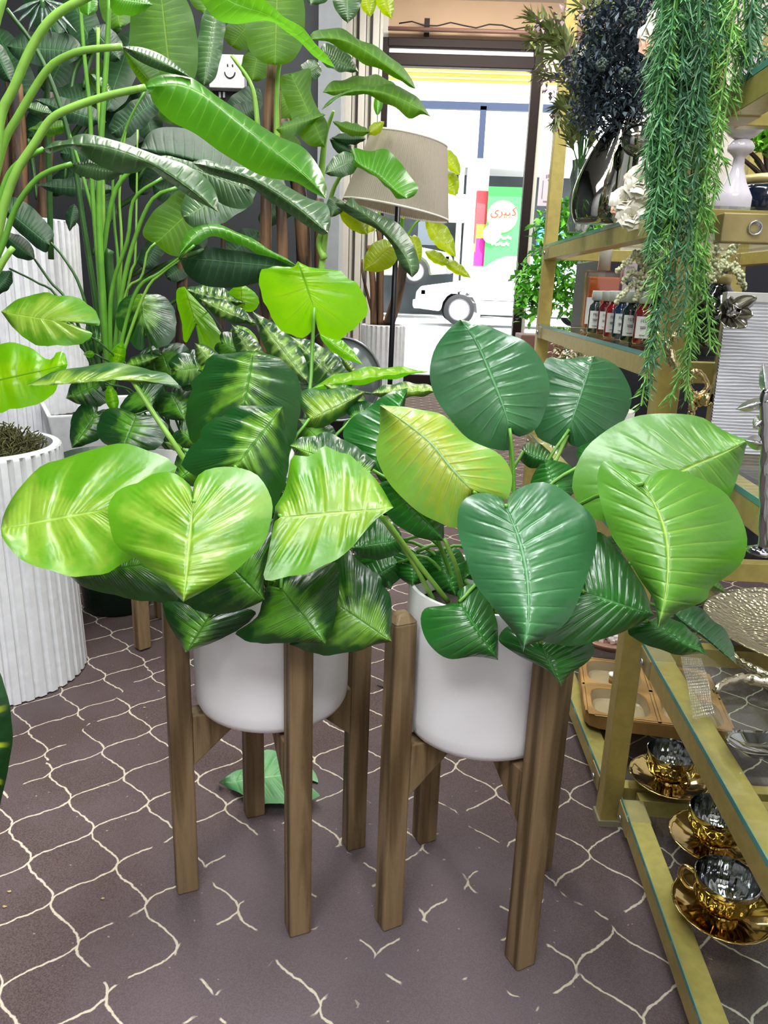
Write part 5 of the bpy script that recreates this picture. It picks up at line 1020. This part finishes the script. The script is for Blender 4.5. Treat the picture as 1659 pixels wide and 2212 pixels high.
m = MB(); m.box((.60, by, zb_+.09), (.035, .035, .18)); obj('carton', m, plain('pale_carton', '#b8a8a8', .6), t, smooth=False, bevel=.001)
textmesh('lettering', 'TYFEL', .009, plain('label_ink', '#4a5058', .6), Matrix.Translation((.60, by-.0185, zb_+.165)) @ FACE, t)
m = MB(); m.lathe([(0, 0), (.011, 0), (.011, .0005)], 24, c=(.60, by-.0182, zb_+.13), M=Matrix.Rotation(math.pi/2, 3, 'X')); obj('seal', m, plain('label_ink', '#4a5058', .6), t)
BLG = plain('black_ribbed_glass', '#0a0e18', .05, coat=.6)
def vase(name, x, y, Yv, prof, mat, label, cat='vase', z=zb_, fn=None, n=64, M=None, X=None):
    p = PY(x, y, Yv); t = thing(name, (p.x, Yv, z), label, cat); m = MB(); m.lathe(prof, n, c=(p.x, Yv, z), fn=fn); obj('body', m, mat, t, autos=50); return t, p.x
rib = lambda r, z, a, i: r*(1+(.018 if i % 2 else 0))
def ribbed(H_, pr, n=34):
    return [(0, 0)]+[(pr(i/n), H_*i/n) for i in range(n+1)]
v1, vx1 = vase('ribbed_vase', 1420, 690, 1.62, ribbed(.115, lambda u: .02+.028*math.sin(math.pi*min(1, u*.92+.12))), BLG, 'black ribbed glass vase behind the hanging plant, left of the brass post', fn=rib)
v2, vx2 = vase('ribbed_vase', 1545, 690, 1.62, ribbed(.125, lambda u: .018+.036*math.sin(math.pi*min(1, u*.9+.14))), BLG, 'black ribbed glass vase with brass neck, right of the brass post', fn=rib)
m = MB(); m.lathe([(.018, .12), (.02, .13), (.018, .14), (0, .14)], 32, c=(vx2, 1.62, zb_)); obj('neck', m, GOLDD, v2)
AST = plain('cream_plume', '#dde0b8', .7, var=.15, bscale=60)
def plume(par, pts, Yv, r0, n=150):
    P = catmull([PY(x, y, Yv) for x, y in pts], 30); m = MB()
    for i in range(n):
        u = random.random(); c = P[int(u*29)]; rr = r0*(1-u*.75)
        m.blob((c[0]+random.gauss(0, rr*.5), c[1]+random.gauss(0, rr*.5), c[2]+random.gauss(0, rr*.5)), .0035, 5, 3, .5)
    m.tube(P, .0012, 5); return obj('plume', m, AST, par)
ax_ = PY(1420, 600, 1.6); at = thing('astilbe_spray', (ax_.x, 1.6, ax_.z-.02), 'spray of creamy white astilbe plumes arching over the small bottles', 'flowers')
for P_ in ([(1420, 620), (1390, 560), (1365, 545)], [(1425, 620), (1380, 560), (1330, 585)], [(1425, 625), (1370, 590), (1342, 612)], [(1425, 630), (1375, 610), (1328, 655)], [(1428, 630), (1400, 600), (1370, 650)], [(1430, 620), (1430, 560), (1400, 535)], [(1430, 640), (1450, 580), (1460, 540)], [(1440, 640), (1460, 620), (1475, 600)]): plume(at, P_, 1.58, .013)
at2 = thing('astilbe_spray', (PY(1540, 585, 1.6).x, 1.6, PY(1540, 585, 1.6).z), 'creamy white plume arching out of the brass-necked vase, right of the post', 'flowers')
for P_ in ([(1535, 600), (1560, 578), (1590, 585), (1612, 625)], [(1535, 600), (1545, 575), (1590, 580), (1605, 610)], [(1538, 600), (1550, 520), (1565, 500)], [(1538, 600), (1600, 515), (1630, 500)]): plume(at2, P_, 1.58, .012)
# ------------------------------------------------------------------ far unit: level with vases and bouquets
za = ZA+.004
GL2 = glassy('ripple_glass', (.86, .92, .92), .25, .05)
t, vx = vase('ripple_vase', 1252, 430, 1.98, [(0, 0), (.02, 0), (.024, .02), (.02, .045), (.025, .07), (.021, .095), (.026, .12), (.022, .145), (.024, .16), (.019, .16), (.018, .12), (.018, .02), (0, .01)], plain('mercury_glass', '#c4cccc', .08, metal=.85, bump=.3, bscale=60), 'silvery rippled glass vase beside the far brass post', z=za, fn=lambda r, z, a, i: r*(1+.07*math.cos(a*7+z*30)))
p = PY(1303, 430, 1.72); t = thing('teardrop_vase', (p.x, 1.72, za), 'tall leaning teardrop vase of smoked mirror glass', 'vase')
m = MB(); pr = []; n = 26
for i in range(n+1): u = i/n; pr.append((.052*math.sin(math.pi*(.10+.9*u)**.62)**.9+.004 if u < 1 else .006, .243*u))
m.lathe(pr, 64, c=(p.x, 1.72, za))
for i, v in enumerate(m.v):
    u = (v[2]-za)/.243; m.v[i] = (v[0]-.012+.055*u**1.4, v[1]+.02*math.sin(u*3), v[2])
obj('body', m, MIRROR, t)
p = PY(1378, 304, 1.66); t = thing('pebble_vase', (p.x, 1.66, za), 'rounded smoked mirror pebble vase above the white peonies', 'vase')
m = MB(); m.blob((p.x, 1.66, p.z), (.032, .02, .030), 32, 20); obj('body', m, MIRROR, t); m = MB(); m.lathe([(0, 0), (.02, 0), (.006, .02), (.006, p.z-za-.02), (0, p.z-za-.02)], 24, c=(p.x, 1.66, za)); obj('stem', m, MIRROR, t)
PET = plain('white_petal', '#e8e4d2', .6, var=.04); PET2 = plain('peach_petal', '#e4b494', .6)
def flower(par, c, r, mat=PET, face=Vector((-.3, -1, .3)), seed=0):
    rn = random.Random(seed); c = Vector(c); q = Vector((0, 0, 1)).rotation_difference(face.normalized()).to_matrix(); m = MB()
    for lay, (k, tl_, rr) in enumerate(((7, 1.15, 1.0), (7, .85, .9), (6, .55, .75), (5, .3, .6), (4, .12, .45))):
        for j in range(k):
            a = 2*math.pi*(j+lay*.5)/k+rn.uniform(-.2, .2); L = r*rr*rn.uniform(.85, 1.1); w = L*.95; vs = []; nu, nv = 5, 5
            for i in range(nu+1):
                u = i/nu; ww = w*(.35+.65*math.sin(math.pi*min(.55, u*.55)))*(1 if u < .9 else .85)
                for s in np.linspace(-1, 1, nv):
                    t_ = tl_*(u**.7); p = Vector((L*u*math.sin(t_+.15), s*ww/2, L*u*math.cos(t_+.15)-abs(s)**2*L*.12+.03*r*math.sin(s*5+lay)))
                    vs.append(q @ (Matrix.Rotation(a, 3, 'Z') @ p)+c)
            m.add(vs, [(i*nv+s, i*nv+s+1, (i+1)*nv+s+1, (i+1)*nv+s) for i in range(nu) for s in range(nv-1)])
    return obj('flower', m, mat, par)
pb_ = PY(1395, 480, 1.55); pe = thing('peony_bouquet', (pb_.x, 1.55, za), 'bunch of white peonies lying at the front of the upper glass shelf', 'flowers')
for i, (x, y, r_) in enumerate(((1385, 395, 26), (1350, 435, 22), (1415, 420, 25), (1365, 470, 22), (1400, 462, 24), (1440, 455, 22), (1342, 405, 0), (1425, 380, 22), (1455, 420, 20))):
    if r_: flower(pe, PY(x, y, 1.53+.01*(i % 3)), r_/F*1.55*1.35, PET if i != 9 else PET2, seed=i)
flower(pe, PY(1333, 452, 1.57), .013, PET2, seed=33); flower(pe, PY(1360, 385, 1.58), .012, PET2, seed=34)
LFM = plain('bouquet_leaf', '#3a5a3a', .5, var=.3)
leafcloud(pe, [PY(x, y, 1.58) for x, y in ((1400, 440), (1440, 480), (1380, 430))], 60, .03, .012, LFM, .03, seed=4)
pb2 = PY(1440, 100, 1.42); pe2 = thing('rose_spray', (pb2.x, 1.42, pb2.z), 'white and peach silk roses at the top, half behind the hanging plant', 'flowers')
for i, (x, y, r_, mt_) in enumerate(((1430, 60, 26, PET), (1412, 95, 22, PET2), (1445, 30, 24, PET), (1400, 75, 15, PET), (1460, 110, 24, PET), (1440, 190, 16, PET2), (1470, 230, 18, PET), (1500, 60, 24, PET), (1450, 285, 14, PET))): flower(pe2, PY(x, y, 1.42), r_/F*1.42*1.3, mt_, seed=50+i)
pxstem(pe2, [(1430, 60, 1.43), (1450, 140, 1.44), (1460, 300, 1.46), (1450, 470, 1.5)], (.002, .0025), STEMD)
# dark eucalyptus bouquet
NAVL = plain('dusky_leaf', '#42505e', .55, var=.4, bscale=120); OLV = plain('olive_leaf', '#8c9860', .5, var=.3, bscale=60); BUD = plain('bud_green', '#a8b460', .6); MAUV = plain('dusty_mauve', '#a08890', .7)
db0 = PY(1345, 262, 1.72); db = thing('eucalyptus_bouquet', (db0.x, 1.72, db0.z), 'big dark blue-green dried bouquet standing in the teardrop vase', 'flowers')
cl = [(1330, 60), (1370, 40), (1300, 110), (1340, 120), (1380, 110), (1290, 160), (1330, 180), (1370, 190), (1280, 200), (1310, 230), (1350, 230), (1385, 150), (1385, 230), (1260, 150), (1330, 10), (1380, 5), (1290, 60), (1270, 235), (1300, 270)]
leafcloud(db, [PY(x, y, 1.72) for x, y in cl], 5200, .014, .006, NAVL, .045, seed=6)
leafcloud(db, [PY(x, y, 1.7) for x, y in cl[:14]], 700, .022, .009, plain('dusky_leaf_light', '#46565c', .55, var=.3), .05, seed=8, name='foliage')
for x, y in ((1350, 160), (1385, 165), (1400, 180), (1360, 30), (1300, 140)):
    m = MB(); c = PY(x, y, 1.66); random.seed(x)
    for i in range(60): u = Vector((random.gauss(0, 1), random.gauss(0, 1), random.gauss(0, 1))).normalized()*.010; m.blob(c+u, .0028, 5, 3, .3)
    obj('seed_head', m, plain('seed_head', '#4a5a50', .7), db)
for i, (x, y) in enumerate(cl[::2]): pxstem(db, [(x, y, 1.72), ((x+1345)/2, (y+262)/2+10, 1.73), (1345, 262, 1.74), (1343, 285, 1.74)], (.0012, .0018), STEMD)
ov = thing('olive_spray', (PY(1250, 330, 1.9).x, 1.9, PY(1250, 360, 1.9).z), 'olive-green leafy spray with pale buds reaching left from the rippled vase', 'flowers')
random.seed(21)
sprays = ([(1252, 360), (1255, 250), (1240, 140), (1190, 70), (1150, 45)], [(1252, 360), (1250, 230), (1235, 160), (1190, 95), (1150, 85)], [(1252, 360), (1262, 220), (1270, 120), (1268, 40), (1262, 5)], [(1252, 360), (1262, 240), (1290, 140), (1300, 60), (1300, 20)], [(1252, 360), (1245, 290), (1215, 230), (1200, 265)], [(1252, 365), (1250, 300), (1225, 185), (1175, 160)], [(1252, 365), (1280, 300), (1275, 250), (1300, 220)], [(1252, 365), (1230, 290), (1226, 250), (1215, 232)], [(1255, 365), (1250, 290), (1240, 200), (1230, 110), (1205, 60)], [(1255, 365), (1270, 200), (1285, 100), (1285, 30)])
sprays = list(sprays)+[[(x+random.uniform(-16, 16)*(i > 0), y+random.uniform(-14, 14)*(i > 0)) for i, (x, y) in enumerate(q)] for q in sprays[:4]+sprays[-2:]]+[[(1255, 365), (1262, 260), (1250, 180), (1215, 130), (1180, 128)], [(1255, 365), (1300, 200), (1330, 80), (1322, 20)]]
for si, sp2 in enumerate(sprays):
    P = catmull([PY(x, y, 1.9) for x, y in sp2], 40); m = MB(); m.tube(P, [.0018-.0012*i/39 for i in range(40)], 5)
    for i in range(10, 40):
        d = (Vector(P[min(i+1, 39)])-Vector(P[i-1])).normalized()
        for q in range(3): m.blade(P[i], d+Vector((random.uniform(-1, 1), random.uniform(-.6, .6), random.uniform(-1, 1)))*.8, random.uniform(.028, .045), .011, mi=1)
    obj('sprig', m, [STEMD, OLV], ov, smooth=False)
    if si in (0, 1, 4, 5):
        c = Vector(P[-1]); m = MB()
        for i in range(26): u = Vector((random.gauss(0, 1), random.gauss(0, 1), random.gauss(0, 1)))*.007; m.blade(c+u, u, .012, .008)
        obj('bud', m, BUD if si < 2 else MAUV, ov, smooth=False)
for (x, y) in ((1215, 30), (1225, 160), (1165, 50), (1190, 185), (1262, 25), (1235, 140)):
    c = PY(x, y, 1.87); m = MB(); 
    for i in range(14): u = Vector((random.gauss(0, 1), random.gauss(0, 1), random.gauss(0, 1)))*.008; m.blade(c+u, u, .014, .01)
    obj('blossom', m, MAUV, ov, smooth=False)
# frosted lamp base, dark pot with bright plant
p = PY(1588, 400, 1.5); t = thing('glass_lamp_base', (p.x, 1.5, za), 'frosted white glass baluster lamp base right of the brass post', 'lamp')
px_ = 1.5/F*1.02; pf = [(0, 0), (33, 0), (34, 8), (34, 34), (30, 44), (20, 66), (12, 95), (10, 118), (14, 124), (23, 132), (25, 142), (20, 152), (13, 157), (24, 164), (38, 178), (43, 196), (40, 214), (30, 226), (20, 230), (20, 262), (24, 320), (0, 320)]
m = MB(); m.lathe([(a_*px_, b_2*px_*.84) for a_, b_2 in pf], 64, c=(p.x, 1.5, za+.006)); tf = NT('milk_glass'); b1 = tf.bsdf(Base_Color=lin('#cfcad2'), Roughness=.12); b1.inputs['Coat Weight'].default_value = .6; obj('body', m, tf.m, t, autos=60)
m = MB(); m.lathe([(0, 0), (.031, 0), (.031, .006), (0, .006)], 40, c=(p.x, 1.5, za)); obj('brass_ring', m, GOLD, t)
cw = thing('red_wire', (PY(1600, 235, 1.30).x, 1.30, PY(1600, 235, 1.30).z), 'short red wire with a black plug hanging under the top brass rail', 'wire')
m = MB(); m.tube([PY(1632, 208, 1.28), PY(1612, 222, 1.29), PY(1598, 245, 1.30)], .003, 8); obj('wire', m, plain('wire_red', '#7a2430', .4), cw); m = MB(); m.box(PY(1594, 258, 1.30), (.013, .01, .015), .3); obj('plug', m, BLACK, cw, smooth=False)
p = PY(1662, 430, 1.75); t = thing('dark_pot', (p.x, 1.75, za), 'glossy black pot with a brass rim at the right edge', 'pot')
m = MB(); m.lathe([(0, 0), (.06, 0), (.078, .03), (.08, .075), (.07, .085), (0, .085)], 64, c=(p.x, 1.75, za)); obj('body', m, plain('black_lacquer', '#0c1424', .1, coat=.5), t, autos=50)
m = MB(); m.lathe([(.058, .085), (.060, .105), (.054, .105), (.054, .085)], 48, c=(p.x, 1.75, za)); obj('rim', m, GOLDD, t)
gp = thing('bright_potted_plant', (p.x, 1.75, za+.1), 'bright green leafy plant on dark twisted stems in the black pot', 'plant')
BRT = plain('bright_leaf', '#7cc832', .4, var=.25, bscale=60)
leafcloud(gp, [PY(x, y, 1.75) for x, y in ((1640, 235), (1655, 260), (1635, 290), (1665, 300), (1650, 225), (1645, 310))], 420, .03, .009, BRT, .03, seed=14)
for P_ in ([(1662, 395), (1630, 365), (1595, 335), (1590, 320)], [(1662, 395), (1640, 350), (1615, 320), (1625, 290)], [(1665, 395), (1655, 350), (1650, 300), (1650, 280)]): pxstem(gp, [(x, y, 1.75) for x, y in P_], (.006, .003), BARK)
# dried flowers glimpsed on the hidden middle shelf
df = thing('dried_flowers', (.6, 2.1, .565), 'bunch of white and beige dried flowers under the bottle shelf', 'flowers')
leafcloud(df, [PX(x, y, .55) for x, y in ((1215, 760), (1235, 775), (1255, 770), (1205, 780))], 160, .035, .010, plain('dried_beige', '#cfc0a8', .8, var=.3), .04, seed=17)
leafcloud(df, [PX(x, y, .55) for x, y in ((1225, 765), (1250, 780))], 60, .04, .012, plain('dried_green', '#7a8a58', .8, var=.3), .04, seed=18)
m = MB(); m.lathe([(0, .565), (.05, .565), (.06, .70), (.055, .70), (0, .68)], 40, c=(.58, 2.12, 0)); obj('basket', m, plain('white_basket', '#cfcac0', .7), df)
# navy cabinet behind the far unit
m = MB(); m.box((1.2, 3.1, .565), (1.0, .5, 1.12)); o_ = obj('navy_cabinet', m, NAVY, smooth=False, bevel=.004, loc=(1.2, 3.1, 0)); tag(o_, 'plain navy blue cabinet behind the bottle shelf', 'cabinet')

# ------------------------------------------------------------------ hanging plant on the top shelf
hp0 = PY(1520, -60, 1.2); HP = thing('hanging_plant', (hp0.x, 1.2, ZT+.02), 'feathery green trailing plant hanging from the top shelf over the brass post', 'plant')
HG = [plain('needle_green', '#5a965c', .45, var=.2, bscale=60), plain('needle_fresh', '#7ab455', .45, var=.2, bscale=60), plain('needle_deep', '#4a7c56', .45, var=.2, bscale=60)]
random.seed(31)
main = [[(1470, -60), (1445, 200), (1455, 430), (1425, 600), (1402, 760), (1382, 895)], [(1480, -60), (1470, 250), (1470, 460), (1440, 600), (1415, 730), (1402, 860)], [(1540, -60), (1530, 300), (1500, 500), (1495, 680), (1470, 800), (1440, 888)], [(1560, -60), (1530, 250), (1510, 460), (1505, 640), (1490, 760), (1478, 885)],
        [(1640, -60), (1575, 200), (1545, 400), (1520, 560), (1530, 680), (1536, 770)], [(1600, -60), (1560, 200), (1530, 350), (1505, 500), (1500, 640)], [(1470, -60), (1450, 260), (1440, 430), (1420, 560), (1400, 640)], [(1500, -60), (1480, 300), (1460, 560), (1440, 700), (1425, 800)], [(1520, -60), (1510, 300), (1490, 480), (1480, 640), (1460, 740)],
        [(1450, -60), (1415, 100), (1405, 170), (1398, 230)], [(1460, -60), (1425, 200), (1410, 300), (1405, 400)], [(1465, -60), (1430, 250), (1420, 420), (1400, 560)]]
for i in range(34):
    x0 = random.uniform(1430, 1670); xe = 1400+(x0-1430)*.72+random.uniform(-12, 12); ye = random.uniform(280, 600)
    if x0 > 1590: ye = random.uniform(60, 190); xe = x0-random.uniform(10, 50)
    main.append([(x0, -60), ((x0+xe)/2+random.uniform(-25, 25), ye*.4), (xe+10, ye*.75), (xe, ye)])
def needles(m, P, step, n0, L0=.018):
    Lt = sum((P[i+1]-P[i]).length for i in range(len(P)-1)); nn = int(Lt/step)
    for i in range(nn):
        u = i/nn*(len(P)-2); a = int(u); c = P[a].lerp(P[a+1], u-a); d = (P[a+1]-P[a]).normalized(); an_ = random.random()*6.28
        sd_ = Vector((math.cos(an_), math.sin(an_), 0)); q = d*random.uniform(.5, 1.2)+sd_
        m.blade(c+sd_*.0008, q, L0*random.uniform(.7, 1.25), .0026, up=(random.random()-.5, random.random()-.5, .3), fold=.2)
for k_, pth in enumerate(main):
    Yv = 1.17+random.uniform(-.05, .06) if k_ > 11 else 1.15+random.uniform(-.02, .02); P = [Vector(v) for v in catmull([PY(x, y, Yv) for x, y in pth], 90)]
    m = MB(); m.tube(P[::3], [.0014]*len(P[::3]), 5); needles(m, P, .0036, 0)
    Lt = sum((P[i+1]-P[i]).length for i in range(len(P)-1)); nb = int(Lt/.016)
    for b_i in range(nb):
        a = int((b_i+random.random()*.5)/nb*86); c = P[a]; d = (P[a+1]-P[a]).normalized(); an_ = random.random()*6.28
        q = (Vector((math.cos(an_), math.sin(an_)*.6, 0))*random.uniform(.5, .9)+d).normalized(); Lb = random.uniform(.025, .05)*(1 if a < 70 else .6)
        bp_ = [c, c+q*Lb*.5, c+q*Lb+Vector((0, 0, -.006))]; m.tube(bp_, [.001, .0009, .0006], 4); needles(m, bp_, .0034, 0, .015)
    obj('frond', m, HG[1] if k_ in (0, 2, 3, 4, 5) else (HG[2] if random.random() < .5 else HG[0]), HP, smooth=False)
m = MB(); m.lathe([(0, 0), (.05, 0), (.065, .09), (.06, .09), (0, .08)], 40, c=(.62, 1.12, ZT+.005)); o_ = obj('hanging_plant_pot', m, CERW, loc=(.62, 1.12, ZT+.005)); tag(o_, 'white pot of the trailing plant on the top shelf, above the frame', 'pot')
